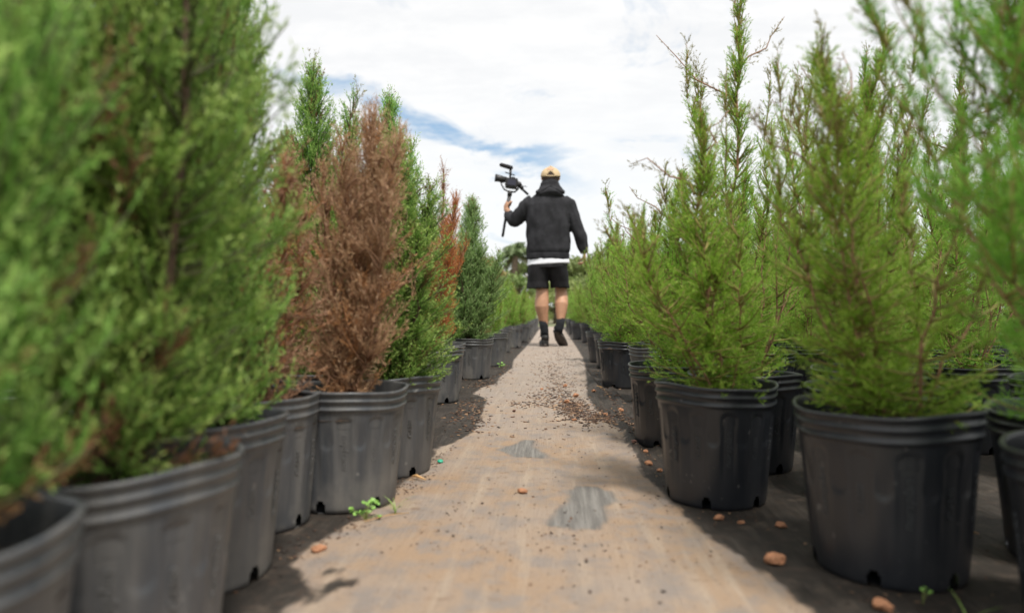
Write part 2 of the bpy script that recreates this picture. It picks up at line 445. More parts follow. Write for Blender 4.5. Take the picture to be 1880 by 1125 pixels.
def pot_mesh(seed, seg=180):
    rng = np.random.default_rng(seed)
    zs = [0.0, 0.0, 0.003, 0.008, 0.013, 0.018, 0.023, 0.030, 0.040] + list(np.linspace(0.048, 0.176, 34)) + [0.180]
    prof = [(0.060, 0.004)]
    for k, z in enumerate(zs):
        r = R_BASE + (0.1225 - R_BASE) * z / 0.18
        if k == 0: r -= 0.012
        elif k == 1: r -= 0.005
        elif z < 0.004: r -= 0.001
        prof.append((r, z))
    prof += [(0.1250, 0.1815), (0.1268, 0.1830), (0.1266, 0.1850), (0.1245, 0.1865), (0.1242, 0.1950),
             (0.1270, 0.1965), (0.1285, 0.1980), (0.1283, 0.2000), (0.1262, 0.2015), (0.1260, 0.2080),
             (0.1285, 0.2092), (0.1304, 0.2110), (0.1304, 0.2135), (0.1290, 0.2150), (0.1265, 0.2152), (0.1240, 0.2140), (0.1232, 0.2110),
             (0.1220, 0.2000), (0.1200, 0.1850), (0.1170, 0.150)]
    prof = np.array(prof)
    th = np.linspace(0, 2 * math.pi, seg, endpoint=False)
    Rr = np.repeat(prof[:, 0][:, None], seg, 1); Zz = np.repeat(prof[:, 1][:, None], seg, 1); TH = np.repeat(th[None], len(prof), 0)
    body = (np.arange(len(prof)) > 3) & (np.arange(len(prof)) < 45)
    bm_ = np.repeat(body[:, None], seg, 1).astype(float)
    NP = 12; per = 2 * math.pi / NP
    ph = ((TH + per / 2) % per - per / 2) * 0.115
    ss = lambda v, a, b: np.clip((v - a) / (b - a), 0, 1) ** 2 * (3 - 2 * np.clip((v - a) / (b - a), 0, 1))
    aw = 0.0165
    top = 0.172 - aw + np.sqrt(np.clip(aw ** 2 - ph ** 2, 0, None))
    inA = ss(aw - np.abs(ph), 0, 0.0025) * ss(top - Zz, 0, 0.003) * ss(Zz, 0.025, 0.10)
    aw2 = 0.0075
    inA2 = ss(aw2 - np.abs(ph), 0, 0.002) * ss(0.164 - aw2 + np.sqrt(np.clip(aw2 ** 2 - ph ** 2, 0, None)) - Zz, 0, 0.002) * ss(Zz, 0.145, 0.155)
    pb = (TH % per - per / 2) * 0.115
    bw = 0.0115
    bot = 0.112 + bw - np.sqrt(np.clip(bw ** 2 - pb ** 2, 0, None))
    inB = ss(bw - np.abs(pb), 0, 0.0025) * ss(Zz - bot, 0, 0.003) * ss(0.172 - Zz, 0, 0.05)
    Rr = Rr - bm_ * (0.0027 * inA + 0.0009 * inA2 + 0.0022 * inB)
    wv = 0.020 * np.sin(2 * TH + rng.uniform(0, 6)) + 0.007 * np.sin(3 * TH + rng.uniform(0, 6))
    up = (Zz / 0.21) ** 1.5
    Rr = Rr * (1 + wv * up + 0.002 * np.sin(5 * TH + rng.uniform(0, 6)))
    Zz = Zz + up * (0.0028 * np.sin(2 * TH + rng.uniform(0, 6)) + 0.001 * np.sin(5 * TH + rng.uniform(0, 6)))
    V = np.stack([Rr * np.cos(TH), Rr * np.sin(TH), Zz], -1).reshape(-1, 3)
    n = len(prof)
    i = np.arange(n - 1)[:, None]; j = np.arange(seg)[None]
    F = np.stack([i * seg + j, i * seg + (j + 1) % seg, (i + 1) * seg + (j + 1) % seg, (i + 1) * seg + j], -1)
    keep = np.ones((n - 1, seg), bool)
    for a in range(6):                                  # drain holes in the foot
        c = (a + 0.5) * math.pi / 3 + 0.12
        d = (th + math.pi / seg - c + math.pi) % (2 * math.pi) - math.pi
        for row in range(2, 8):
            zc = (prof[row, 1] + prof[row + 1, 1]) / 2
            hw = 0.085 * math.sqrt(max(0, 1 - ((zc - 0.006) / 0.02) ** 2))
            keep[row] &= ~(np.abs(d) < hw)
    F = F[keep].reshape(-1, 4)
    return V, F


def soil_mesh(seed):
    rng = np.random.default_rng(seed)
    nr, ns = 14, 60
    V = [(0, 0, 0)]
    for i in range(1, nr + 1):
        r = 0.1215 * i / nr
        for j in range(ns):
            a = 2 * math.pi * j / ns
            x, y = r * math.cos(a), r * math.sin(a)
            V.append((x, y, 0.012 * (1 - (r / .12) ** 2) + (0.006 * (rng.random() - .5) if i < nr else -0.004)))
    F3 = [(0, 1 + j, 1 + (j + 1) % ns) for j in range(ns)]
    F4 = [(1 + i * ns + j, 1 + (i + 1) * ns + j, 1 + (i + 1) * ns + (j + 1) % ns, 1 + i * ns + (j + 1) % ns) for i in range(nr - 1) for j in range(ns)]
    V = np.array(V)
    # chips of bark on top
    n = 170
    r = 0.112 * np.sqrt(rng.random(n)); a = rng.random(n) * 6.28
    C = np.stack([r * np.cos(a), r * np.sin(a), 0.012 * (1 - (r / .12) ** 2) + 0.003 + rng.random(n) * .003], 1)
    cv, cf = chips(C, rng, 0.004, 0.014, len(V))
    return mesh_np('soil', np.concatenate([V, cv]), [np.concatenate([np.array(F4), cf]), F3], [M['soil']])


def chips(C, rng, lmin, lmax, base=0, flat=0.35):
    """little bent slabs (8 verts each) at points C"""
    n = len(C)
    L = rng.uniform(lmin, lmax, n); W = L * rng.uniform(0.25, 0.7, n); T = L * rng.uniform(0.06, 0.2, n)
    cube = np.array([(x, y, z) for z in (-.5, .5) for y in (-.5, .5) for x in (-.5, .5)])
    A = cube[None] * np.stack([L, W, T], 1)[:, None, :]
    A *= rng.uniform(0.6, 1.15, (n, 8, 1))
    a = rng.random(n) * 6.28; b = rng.normal(0, flat, n); c = rng.normal(0, flat, n)
    def rot(A, ang, i, j):
        co, si = np.cos(ang)[:, None], np.sin(ang)[:, None]
        x, y = A[..., i].copy(), A[..., j].copy()
        A[..., i] = co * x - si * y; A[..., j] = si * x + co * y
    rot(A, b, 0, 2); rot(A, c, 1, 2); rot(A, a, 0, 1)
    V = (A + C[:, None, :]).reshape(-1, 3)
    q = np.array([(0, 1, 3, 2), (4, 6, 7, 5), (0, 4, 5, 1), (2, 3, 7, 6), (0, 2, 6, 4), (1, 5, 7, 3)])[:, ::-1]
    F = (q[None] + (np.arange(n) * 8)[:, None, None]).reshape(-1, 4) + base
    return V, F


def text_mesh(body, size, depth):
    cu = bpy.data.curves.new('t', 'FONT'); cu.body = body; cu.size = size; cu.extrude = depth
    cu.align_x = 'CENTER'; cu.align_y = 'CENTER'; cu.shear = 0.25; cu.resolution_u = 2
    o = bpy.data.objects.new('t', cu); col.objects.link(o)
    dg = bpy.context.evaluated_depsgraph_get()
    me = bpy.data.meshes.new_from_object(o.evaluated_get(dg))
    v = np.array([x.co[:] for x in me.vertices]); f = [tuple(p.vertices) for p in me.polygons]
    bpy.data.objects.remove(o); bpy.data.curves.remove(cu); bpy.data.meshes.remove(me)
    return v, f


def lettering_mesh(body):
    bm = bmesh.new(); vs = []
    v, f = TXT[body]
    for (x, y, z) in v:
        zz = 0.108 + x                        # runs up the pot
        a = -y / 0.115
        r = R_BASE + (0.1225 - R_BASE) * zz / 0.18 - 0.0023 + (z + 0.0006)
        vs.append(bm.verts.new((r * math.cos(a), r * math.sin(a), zz)))
    for p in f:
        try: bm.faces.new([vs[i] for i in p])
        except ValueError: pass
    return bm_mesh('lettering', bm, [M['letter_dark']], False)


TXT = {'nursplan': text_mesh('nursplan', 0.0185, 0.0008), 'C-1200': text_mesh('C-1200', 0.0130, 0.0008)}
POTS = {}
Vs_, Fs_ = pot_mesh(9)
th_ = np.arctan2(Vs_[:, 1], Vs_[:, 0]); up_ = np.clip(Vs_[:, 2] / .21, 0, 1) ** 3
Vs_[:, :2] *= (1 - up_ * (.16 * np.exp(-((np.abs(th_) - .55) / .33) ** 2) - .05 * np.exp(-(th_ / .28) ** 2)))[:, None]; Vs_[:, 2] += up_ * .004 * np.cos(th_ * 2)
POTS['dark', 'squashed'] = mesh_np('pot', Vs_, Fs_, [M['pot_dark']], True)
for kind in ('dusty', 'dark'):
    for s in range(4):
        V, F = pot_mesh(s)
        POTS[kind, s] = mesh_np('pot', V, F, [M['pot_' + kind]], True)
LETTER = {}
for w_ in TXT:
    LETTER['dark', w_] = lettering_mesh(w_)
    LETTER['dusty', w_] = LETTER['dark', w_].copy(); LETTER['dusty', w_].materials[0] = M['letter_dusty']
SOIL = [soil_mesh(s) for s in range(3)]


# ------------------------------------------------------------------ junipers
def norm(a): return a / (np.linalg.norm(a, axis=-1, keepdims=True) + 1e-9)


def kids(P0, D, L, bend, step, tmin, tmax, ang, angj, rng, cap=None):
    """points along curved branches: returns parent index, position, direction, t"""
    n = np.maximum(1, (L * (tmax - tmin) / step)).astype(int)
    if cap: n = np.minimum(n, cap)
    idx = np.repeat(np.arange(len(L)), n)
    t = tmin + (tmax - tmin) * rng.random(len(idx))
    U = np.array([0, 0, 1.0])
    p = P0[idx] + D[idx] * (L[idx] * t)[:, None] + U * (L[idx] * bend[idx] * t * t)[:, None]
    T = norm(D[idx] + 2 * U * (bend[idx] * t)[:, None])
    N = norm(np.cross(T, rng.normal(size=(len(idx), 3))))
    a = ang + angj * rng.normal(size=len(idx))
    d = norm(T * np.cos(a)[:, None] + N * np.sin(a)[:, None])
    return idx, p, d, t


def juniper(seed, h, prof, n1, style, lean=(0, 0), tops=1, density=1.0, elev=(35, 70), dead=0.0, yellow=0.0, bare=0.2, wild=(), stem_r=0.007, taller=0.0, spread=0.05, plume=0.55, droop=0.0):
    """returns (trunk mesh arrays, crown arrays, tone).  style 'dense' or 'airy'. prof(t)->radius of crown"""
    rng = np.random.default_rng(seed)
    S = Soup(); S2 = Soup()
    leaders = []
    for k in range(tops):
        n = 12; t = np.linspace(0, 1, n)
        hh = h if k == 0 else h * rng.uniform(0.62, 0.93)
        oa = rng.uniform(0, 6.28) if tops < 3 else 2 * math.pi * k / (tops - 1) + rng.normal(0, .4)
        off = np.array([0, 0]) if k == 0 else np.array([math.cos(oa), math.sin(oa)]) * spread * rng.uniform(.55, 1.25)
        w = np.cumsum(rng.normal(0, 0.010 if style == 'airy' else 0.006, (n, 2)), 0)
        P = np.stack([lean[0] * t * h + off[0] * t ** 0.6 + w[:, 0], lean[1] * t * h + off[1] * t ** 0.6 + w[:, 1], hh * t], 1)
        P[0, :2] = off * 0.12; P[:, :2] -= w[0] * (1 - t)[:, None]
        leaders.append(P)
        S.tube(P, stem_r * (1 - t * 0.86) * (1 if k == 0 else (.7 if style == 'dense' else .42)), 7)
    # primaries
    k = rng.integers(0, tops, n1) if tops > 1 else np.zeros(n1, int)
    if tops > 1: k[: n1 // 3] = 0
    t1 = (rng.random(n1) ** 0.9) * 0.93 + 0.03
    P0 = np.zeros((n1, 3))
    for j in range(tops):
        m = k == j; q = leaders[j]
        for c in range(3): P0[m, c] = np.interp(t1[m], np.linspace(0, 1, len(q)), q[:, c])
    az = rng.random(n1) * 2 * math.pi
    el = R(elev[0]) + (R(elev[1]) - R(elev[0])) * t1 + rng.normal(0, 0.12, n1)
    D = np.stack([np.cos(az) * np.cos(el), np.sin(az) * np.cos(el), np.sin(el)], 1)
    bend = rng.uniform(0.05, 0.45, n1); bend = np.where(rng.random(n1) < droop, -rng.uniform(.3, .9, n1), bend)
    vr = rng.uniform(0.72, 1.10, n1); hk = np.array([q[-1, 2] for q in leaders])[k]
    cut = np.where(rng.random(n1) < .28, rng.uniform(.35, .8, n1), 1.0)
    lo = np.full(n1, 0.015); hi = np.full(n1, 0.8)
    for _ in range(14):                                # longest length whose tip stays inside the crown's outline
        L = (lo + hi) / 2
        tip_ = P0 + D * L[:, None]; tip_[:, 2] += L * bend
        tz = tip_[:, 2] / (hk * (1 + taller))
        ax = np.zeros((n1, 2))
        for j in range(tops):
            m = k == j; q = leaders[j]
            for c in range(2): ax[m, c] = np.interp(tip_[m, 2], q[:, 2], q[:, c])
        pr = prof(np.clip(tz, 0, 1.2)) * (1.0 if tops == 1 else plume)
        out = (np.hypot(tip_[:, 0] - ax[:, 0], tip_[:, 1] - ax[:, 1]) > pr * vr) | (tz > 1.05)
        hi = np.where(out, L, hi); lo = np.where(out, lo, L)
    L = L * cut
    # wild shoots: (t, azimuth, elevation, length, bend)
    if wild:
        W = np.array(wild, float); q = leaders[0]
        wp = np.stack([np.interp(W[:, 0], np.linspace(0, 1, len(q)), q[:, c]) for c in range(3)], 1)
        wd = np.stack([np.cos(W[:, 1]) * np.cos(W[:, 2]), np.sin(W[:, 1]) * np.cos(W[:, 2]), np.sin(W[:, 2])], 1)
        P0 = np.concatenate([P0, wp]); D = np.concatenate([D, wd]); L = np.concatenate([L, W[:, 3]]); bend = np.concatenate([bend, W[:, 4]])
    tt = np.linspace(0, 1, 5)
    for i in range(len(L)):
        w_ = i >= n1
        q = P0[i] + D[i] * (L[i] * tt)[:, None] + np.array([0, 0, 1]) * (L[i] * bend[i] * tt * tt)[:, None]
        if w_: q[1:-1] += rng.normal(0, 0.006, (3, 3))
        r0 = min(stem_r * .4, 0.0022) if not w_ else 0.0024
        (S if w_ else S2).tube(q, r0 * (1 - tt * 0.75), 4)
    b1 = bend
    ptone = rng.random(len(L)) ** (1.0 if style != 'dead' else .8)
    pdead = (rng.random(len(L)) < dead).astype(float); pdead[n1:] = 0.75
    pyel = (rng.random(len(L)) < yellow).astype(float)
    # leaders themselves carry foliage at the tips
    LP = []; LD = []; LL = []
    for q in leaders:
        for a_ in range(int(len(q) * .55), len(q) - 1):
            LP.append(q[a_]); LD.append(norm(q[a_ + 1] - q[a_])); LL.append(np.linalg.norm(q[a_ + 1] - q[a_]) * 1.15)
    P0 = np.concatenate([P0, LP]); D = np.concatenate([D, LD]); L = np.concatenate([L, LL]); b1 = np.concatenate([b1, np.zeros(len(LL))])
    ptone = np.concatenate([ptone, np.full(len(LL), .4)]); pdead = np.concatenate([pdead, np.array([.7 if (q_ % (len(leaders[0]) - 1 - int(len(leaders[0]) * .55))) >= 3 else dead * .8 for q_ in range(len(LL))])]); pyel = np.concatenate([pyel, np.zeros(len(LL))])
    isW = np.zeros(len(L), bool); isW[n1:n1 + len(wild)] = True
    if style in ('dense', 'dead'):
        i2, p2, d2, t2 = kids(P0, D, L, b1, 0.0078 / density, bare, 1.0, 0.62, 0.2, rng)
        L2 = rng.uniform(0.026, 0.052, len(i2)) * (1.15 - 0.6 * t2)
        L2 *= np.where(isW[i2], .5, 1)
        d2[:, 2] += 0.25; d2 = norm(d2)
        b2 = rng.uniform(0.1, 0.5, len(i2))
        i3, p3, d3, t3 = kids(p2, d2, L2, b2, 0.0019, 0.1, 1.0, 0.65, 0.25, rng)
        L3 = rng.uniform(0.0052, 0.0100, len(i3)); w3 = rng.uniform(0.0014, 0.0024, len(i3))
        if style == 'dead': L3 *= 1.25; w3 *= .62
    else:
        i2, p2, d2, t2 = kids(P0, D, L, b1, 0.0062 / density, bare, 1.0, 0.60, 0.15, rng)
        L2 = rng.uniform(0.028, 0.070, len(i2)) * (1.12 - 0.75 * t2)
        L2 = np.minimum(L2, .34 * L[i2] * (1.15 - .6 * t2) + .007)
        L2 *= np.where(isW[i2], .5, 1)
        b2 = rng.uniform(0.0, 0.35, len(i2))
        i3, p3, d3, t3 = kids(p2, d2, L2, b2, 0.0026, 0.05, 1.0, 0.50, 0.15, rng)
        L3 = rng.uniform(0.006, 0.014, len(i3)) * (1.15 - .5 * t3); w3 = rng.uniform(0.0011, 0.0018, len(i3))
    # second order twigs as thin blades
    side2 = norm(np.cross(d2, rng.normal(size=d2.shape)))
    tipp = p2 + d2 * L2[:, None] + np.array([0, 0, 1]) * (L2 * b2)[:, None]
    V2 = np.stack([p2 - side2 * 0.0008, p2 + side2 * 0.0008, tipp], 1)
    side3 = norm(np.cross(d3, rng.normal(size=d3.shape)))
    m3 = p3 + d3 * (L3 * 0.45)[:, None]
    V3 = np.stack([p3, m3 + side3 * (w3 / 2)[:, None], p3 + d3 * L3[:, None], m3 - side3 * (w3 / 2)[:, None]], 1)
    V = np.concatenate([V2.reshape(-1, 3), V3.reshape(-1, 3)])
    n2_ = len(p2); n3_ = len(p3)
    F3 = np.arange(n2_ * 3).reshape(-1, 3); F4 = np.arange(n3_ * 4).reshape(-1, 4) + n2_ * 3
    C2 = np.zeros((n2_, 3, 4), np.float32); C2[..., 3] = 1
    tuft = np.clip(0.45 * ptone[i2] + 0.55 * rng.random(n2_), 0, 1)
    if style == 'dead': tuft = np.clip(.8 * ptone[i2] + .15 * rng.random(n2_), 0, 1)
    C2[..., 0] = (tuft * .6)[:, None]; C2[..., 2] = pdead[i2][:, None]
    C3 = np.zeros((n3_, 4, 4), np.float32); C3[..., 3] = 1
    C3[..., 0] = np.clip(tuft[i3] * .75 + .25 * rng.random(n3_), 0, 1)[:, None]
    young = np.clip((t3 * 0.6 + 0.4 * rng.random(n3_) - (0.45 if style != 'dead' else .62)) * 1.5, 0, 1)
    young = np.clip(young + pyel[i2[i3]] * .8, 0, 1)
    C3[..., 1] = young[:, None]; C3[..., 2] = pdead[i2[i3]][:, None]
    C = np.concatenate([C2.reshape(-1, 4), C3.reshape(-1, 4)])
    return S, V, F3, F4, C, S2


def tree_meshes(mat, *a, **k):
    S, V, F3, F4, C, S2 = juniper(*a, **k)
    dense = a[4] != 'airy'
    isdead = mat.name.startswith(('dead', 'rusty')); b0 = M['bark_dark' if dense and not isdead else 'bark']
    m1 = S2.mesh('tmp', []); m0 = S.mesh('trunk', [b0, b0 if mat.name.startswith(('dead', 'rusty')) else M['twig_dark' if dense else 'twig']])
    bm = bmesh.new(); bm.from_mesh(m1)
    for f in bm.faces: f.material_index = 1
    bm.from_mesh(m0); bm.to_mesh(m0); bm.free(); bpy.data.meshes.remove(m1)
    m0.polygons.foreach_set('use_smooth', np.ones(len(m0.polygons), dtype=bool)); tm = m0
    cm = mesh_np('crown', V, [F3, F4], [mat])
    ca = cm.color_attributes.new('tone', 'FLOAT_COLOR', 'POINT'); ca.data.foreach_set('color', C.ravel())
    return tm, cm


def column(rb, rm, tip=0.12, lo=0.0):
    """columnar radius profile with a pointed top"""
    def f(t):
        body = rb + (rm - rb) * np.clip(t / 0.35, 0, 1)
        top = np.clip((1.0 - t) / 0.66, 0, 1) ** 0.62
        return np.maximum(0.012, body * top)
    return f


TREES = {}
def T(key, mat, *a, **k): TREES[key] = tree_meshes(M[mat], *a, **k)
T('dense_a', 'dense', 11, 0.72, column(.150, .165), 820, 'dense', tops=7, elev=(0, 66), density=1.15, dead=.025, yellow=.012, bare=.10, stem_r=.009, spread=.085, plume=.74)
T('dense_b', 'dense', 12, 0.66, column(.140, .155), 780, 'dense', tops=7, elev=(4, 68), density=1.1, dead=.04, yellow=.015, bare=.10, stem_r=.008, spread=.08, plume=.74)
T('dense_c', 'dense', 13, 0.58, column(.135, .145), 720, 'dense', tops=7, elev=(4, 68), density=1.1, dead=.03, yellow=.05, bare=.10, spread=.075, plume=.74)
T('blue_a', 'blue', 14, 0.80, column(.150, .175), 900, 'dense', tops=8, elev=(10, 72), density=1.1, dead=.01, bare=.10, spread=.09, plume=.74)
T('brown', 'dead', 15, 0.54, column(.120, .150), 640, 'dead', lean=(.06, .02), tops=8, elev=(22, 68), density=.95, bare=.15, taller=.06, droop=.25, dead=.06, spread=.085,
  wild=((.3, -.4, .5, .16, .1), (.36, .1, .35, .17, .2), (.25, -.8, .25, .15, .25), (.45, -.3, .5, .15, .1), (.4, 0, .2, .17, .3), (.05, -.5, .6, .08, -.9), (.1, -1.8, .3, .1, -.5), (.3, -1.5, .4, .13, .1)))
T('brown_b', 'dead', 16, 0.46, column(.11, .13), 340, 'dead', lean=(.05, 0), tops=5, elev=(10, 66), density=.85, bare=.15, spread=.06, droop=.3, dead=.35)
T('rust', 'rust', 17, 0.62, column(.10, .115), 520, 'dead', tops=4, elev=(5, 66), density=.9, bare=.2, lean=(.15, 0), spread=.045)
T('rosy', 'dead', 27, 0.70, column(.06, .07), 140, 'dead', tops=4, elev=(60, 80), density=.95, bare=.3, spread=.04)
T('airy_a', 'airy', 21, 0.57, column(.200, .150), 420, 'airy', lean=(-.14, .0), tops=8, elev=(-14, 72), wild=((.72, 2.9, .6, .16, -.2), (.85, .5, .9, .1, .1)), bare=.05, stem_r=.0058, spread=.11, plume=.55)
T('airy_b', 'airy', 22, 0.60, column(.210, .150), 460, 'airy', lean=(-.04, .0), tops=10, elev=(-14, 72), wild=((.8, .9, .8, .13, .2), (.6, 2.6, .6, .16, .3)), bare=.05, stem_r=.0058, spread=.14, plume=.50)
T('airy_c', 'airy', 23, 0.86, column(.200, .130), 500, 'airy', lean=(.02, .0), tops=10, elev=(-5, 77), wild=((.72, 2.8, .35, .2, .5), (.8, .3, .5, .14, .4), (.9, 1.5, 1.0, .12, .1)), bare=.05, stem_r=.0058, spread=.15, plume=.44)
T('airy_d', 'airy', 24, 0.72, column(.205, .135), 480, 'airy', lean=(.03, .02), tops=10, elev=(-10, 76), wild=((.65, 3.1, .3, .2, .25), (.75, 2.7, .6, .15, .3)), bare=.05, stem_r=.0058, spread=.15, plume=.46)
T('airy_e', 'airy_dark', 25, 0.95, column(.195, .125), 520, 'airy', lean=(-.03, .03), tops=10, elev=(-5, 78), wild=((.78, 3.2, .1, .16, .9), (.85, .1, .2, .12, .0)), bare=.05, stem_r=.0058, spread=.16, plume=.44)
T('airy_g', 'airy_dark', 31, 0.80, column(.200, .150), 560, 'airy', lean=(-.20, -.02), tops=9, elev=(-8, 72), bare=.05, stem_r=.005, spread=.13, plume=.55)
T('lime_a', 'lime', 26, 0.44, column(.155, .155), 380, 'airy', tops=10, elev=(10, 78), density=1.0, bare=.05, stem_r=.0058, spread=.09)
T('lime_b', 'lime', 28, 0.58, column(.155, .140), 400, 'airy', tops=10, elev=(0, 77), density=1.0, bare=.05, stem_r=.0058, spread=.11)

proto_group = {'l': 'junipers in pots lining the left of the walk', 'r': 'junipers in pots standing on the right of the walk'}
ORD = ['first', 'second', 'third', 'fourth', 'fifth', 'sixth', 'seventh', 'eighth', 'ninth', 'tenth', 'eleventh', 'twelfth', 'thirteenth', 'fourteenth', 'fifteenth', 'sixteenth',
       'seventeenth', 'eighteenth', 'nineteenth', 'twentieth', 'twenty-first', 'twenty-second', 'twenty-third', 'twenty-fourth', 'twenty-fifth', 'twenty-sixth', 'twenty-seventh', 'twenty-eighth', 'twenty-ninth', 'thirtieth']
POS = []


def plant(x, y, tree, label, side, r=0.130, rot=None, tscale=1.0, tilt=(0, 0), pot='dusty', letters=True, trot=None, soil=0.186, dz=0.0, hs=1.0):
    i = len(POS); POS.append((x, y))
    rng = random.Random(i * 7 + 3)
    root = bpy.data.objects.new('potted_juniper', None); col.objects.link(root)
    root.empty_display_size = 0.1
    root.location = (x, y, float(ground_z(x, y)) + dz)
    tag(root, label, 'potted juniper', proto_group[side])
    k = r / 0.130
    if side == 'l' and soil == 0.186: soil = .170
    face = math.atan2(-y, -x)                           # towards the camera
    prot = face + (math.pi / 6) * rng.choice((0, 1)) * 0 + rng.uniform(-.25, .25) if rot is None else rot
    p = obj('pot', POTS[(pot, 'squashed') if 'squashed rim,' in label else (pot, rng.randrange(4))], root, rot=(tilt[0] + rng.uniform(-.012, .012), tilt[1] + rng.uniform(-.012, .012), prot), scale=(k, k, hs))
    if letters:
        for q in (-2, -1, 0, 1, 2): obj('lettering', LETTER[pot, 'nursplan' if q % 2 == 0 else 'C-1200'], p, rot=(0, 0, q * math.pi / 6))
    obj('soil', SOIL[rng.randrange(3)], root, loc=(0, 0, soil * hs), rot=(0, 0, rng.uniform(0, 6)), scale=(k * .985, k * .985, 1))
    tm, cm = TREES[tree]
    tr = rng.uniform(0, 6.28) if trot is None else trot
    sc = (tscale[0], tscale[0], tscale[1]) if isinstance(tscale, tuple) else (tscale,) * 3
    t_ = obj('trunk', tm, root, loc=(0, 0, soil * hs - .005), rot=(0, 0, tr), scale=sc)
    obj('crown', cm, root, loc=(0, 0, soil * hs - .005), rot=(0, 0, tr), scale=sc)
    return root


# left front row, nearest first
plant(-.424, .410, 'dense_c', 'blurred green juniper in grey pot cut off by the bottom left corner', 'l', r=.110, tscale=(.9, 1.35))
plant(-.430, .645, 'dense_a', 'big dense green juniper, blurred, in the second grey pot from the lower left corner', 'l', r=.118, tscale=(1.12, 1.25), soil=.170)
plant(-.488, .905, 'dense_b', 'tall green juniper right behind the blurred ones at left, in a wide grey pot', 'l', r=.126, tscale=(.92, 1.32), soil=.170)
plant(-.488, 1.128, 'brown_b', 'low brown withered juniper in a narrow grey pot left of the big dead one', 'l', r=.096, tscale=(1.05, 1.0))
plant(-.392, 1.270, 'brown', 'large dead brown juniper in a stained grey pot with a weed at its foot', 'l', r=.120, trot=0, tscale=(.90, 1.04))
plant(-.375, 1.520, 'dense_b', 'green yellow-flecked juniper in a grey pot, right behind the large dead one', 'l', r=.126, tscale=(1.22, .88), trot=1.0)
plant(-.460, 1.830, 'dense_b', 'green juniper mostly hidden behind the yellow-flecked one, only its pot rim and tip showing', 'l', tscale=(.9, 1.17))
plant(-.550, 1.610, 'dense_a', 'tall green juniper with a sharp spire between the low brown one and the dead one', 'l', tscale=(.9, 1.09))
plant(-.520, 2.250, 'dense_c', 'green juniper standing between the yellow-flecked one and the rust orange one', 'l', tscale=(.95, .95))
plant(-.475, 2.700, 'rust', 'thin rust orange juniper hanging over its grey pot, left of a full green cone', 'l', trot=0, tscale=(1.0, 1.05))
plant(-.505, 2.980, 'rosy', 'thin dry juniper with reddish purple tips behind the rust orange one', 'l', tscale=(1.1, 1.15))
plant(-.437, 3.640, 'blue_a', 'full cone of blue-green juniper in a clean grey pot, nearest the man at left', 'l', tscale=(1.25, 1.0))
plant(-.600, 3.300, 'dense_b', 'green juniper half hidden behind the rust orange one', 'l')
plant(-.570, 4.100, 'lime_b', 'light green juniper just beyond the full blue-green cone, pot hidden', 'l', tscale=(.9, .8))
plant(-.411, 4.500, 'lime_a', 'low light green juniper in the pot with a tiny weed at its foot', 'l', tscale=(.8, .78))
plant(-.500, 5.250, 'lime_a', 'low light green juniper, first one set back beyond the tiny weed', 'l', tscale=(1, 1.0))
plant(-.470, 5.950, 'lime_b', 'low light green juniper, second one set back beyond the tiny weed', 'l', tscale=(1, .85))
for k, (x, y) in enumerate(((-.405, 6.72), (-.376, 7.95), (-.379, 8.95), (-.39, 10.0), (-.40, 11.1), (-.39, 12.3), (-.38, 13.6))):
    plant(x, y, ('lime_a', 'lime_b')[k % 2], 'small light green juniper left of the man, %s along' % ORD[k], 'l', tscale=(1.0, (1.08, .80)[k % 2]), letters=False)

# right front row
plant(.468, .985, 'airy_b', 'airy green juniper in the largest black pot of the right foreground', 'r', pot='dark', r=.119, hs=1.05, tscale=(1.05, .95), trot=.2)
plant(.313, 1.330, 'airy_a', 'airy green juniper leaning left in the black pot at the right edge of the walk', 'r', pot='dark', r=.114, hs=1.03, tscale=(1.0, .98), trot=0)
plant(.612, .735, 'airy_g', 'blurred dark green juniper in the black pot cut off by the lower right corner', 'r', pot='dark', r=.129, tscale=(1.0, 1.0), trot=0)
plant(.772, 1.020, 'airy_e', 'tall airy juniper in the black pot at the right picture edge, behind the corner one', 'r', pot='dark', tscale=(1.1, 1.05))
plant(.446, 1.615, 'airy_c', 'tall airy juniper with bare leader, directly behind the left-leaning one', 'r', pot='dark', tscale=(1, 1.08), trot=0)
plant(.615, 1.345, 'airy_d', 'airy juniper whose pot rim shows between the two biggest black pots', 'r', pot='dark', r=.12, trot=.3)
plant(.331, 1.862, 'airy_d', 'airy green juniper overflowing a black pot, third along the right edge of the walk', 'r', pot='dark', tscale=(.95, .78), trot=.1)
plant(.560, 2.080, 'airy_b', 'airy juniper set back beside the third pot of the right edge', 'r', pot='dark')
plant(.425, 2.700, 'airy_a', 'airy juniper in a dull grey-rimmed pot behind the third pot of the right edge', 'r', tscale=(1, 1.0), pot='dusty', hs=1.02)
plant(.349, 3.270, 'airy_b', 'airy juniper in a black pot with squashed rim, halfway to the man', 'r', pot='dark', tscale=(1.1, 1.05), r=.133)
plant(.392, 3.700, 'lime_b', 'light green juniper right behind the squashed-rim pot', 'r', pot='dark', tscale=(1.1, 1.25))
plant(.392, 4.320, 'airy_a', 'airy juniper two pots beyond the squashed-rim one, on the right edge', 'r', pot='dark', tscale=(1.1, 1.3))
plant(.372, 4.860, 'lime_b', 'light green juniper at the near right of the man, last before the pot gap', 'r', pot='dark', tscale=(1.1, 1.3))
plant(.550, 5.600, 'lime_b', 'light green juniper set back from the right edge, abreast of the man\'s hand', 'r', pot='dark', letters=False, tscale=(1, 1.1))
plant(.580, 6.350, 'lime_b', 'light green juniper set back beyond the one abreast of his hand', 'r', pot='dark', letters=False)
plant(.520, 7.150, 'lime_b', 'light green juniper just ahead of the man on the right, set back', 'r', pot='dark', letters=False)
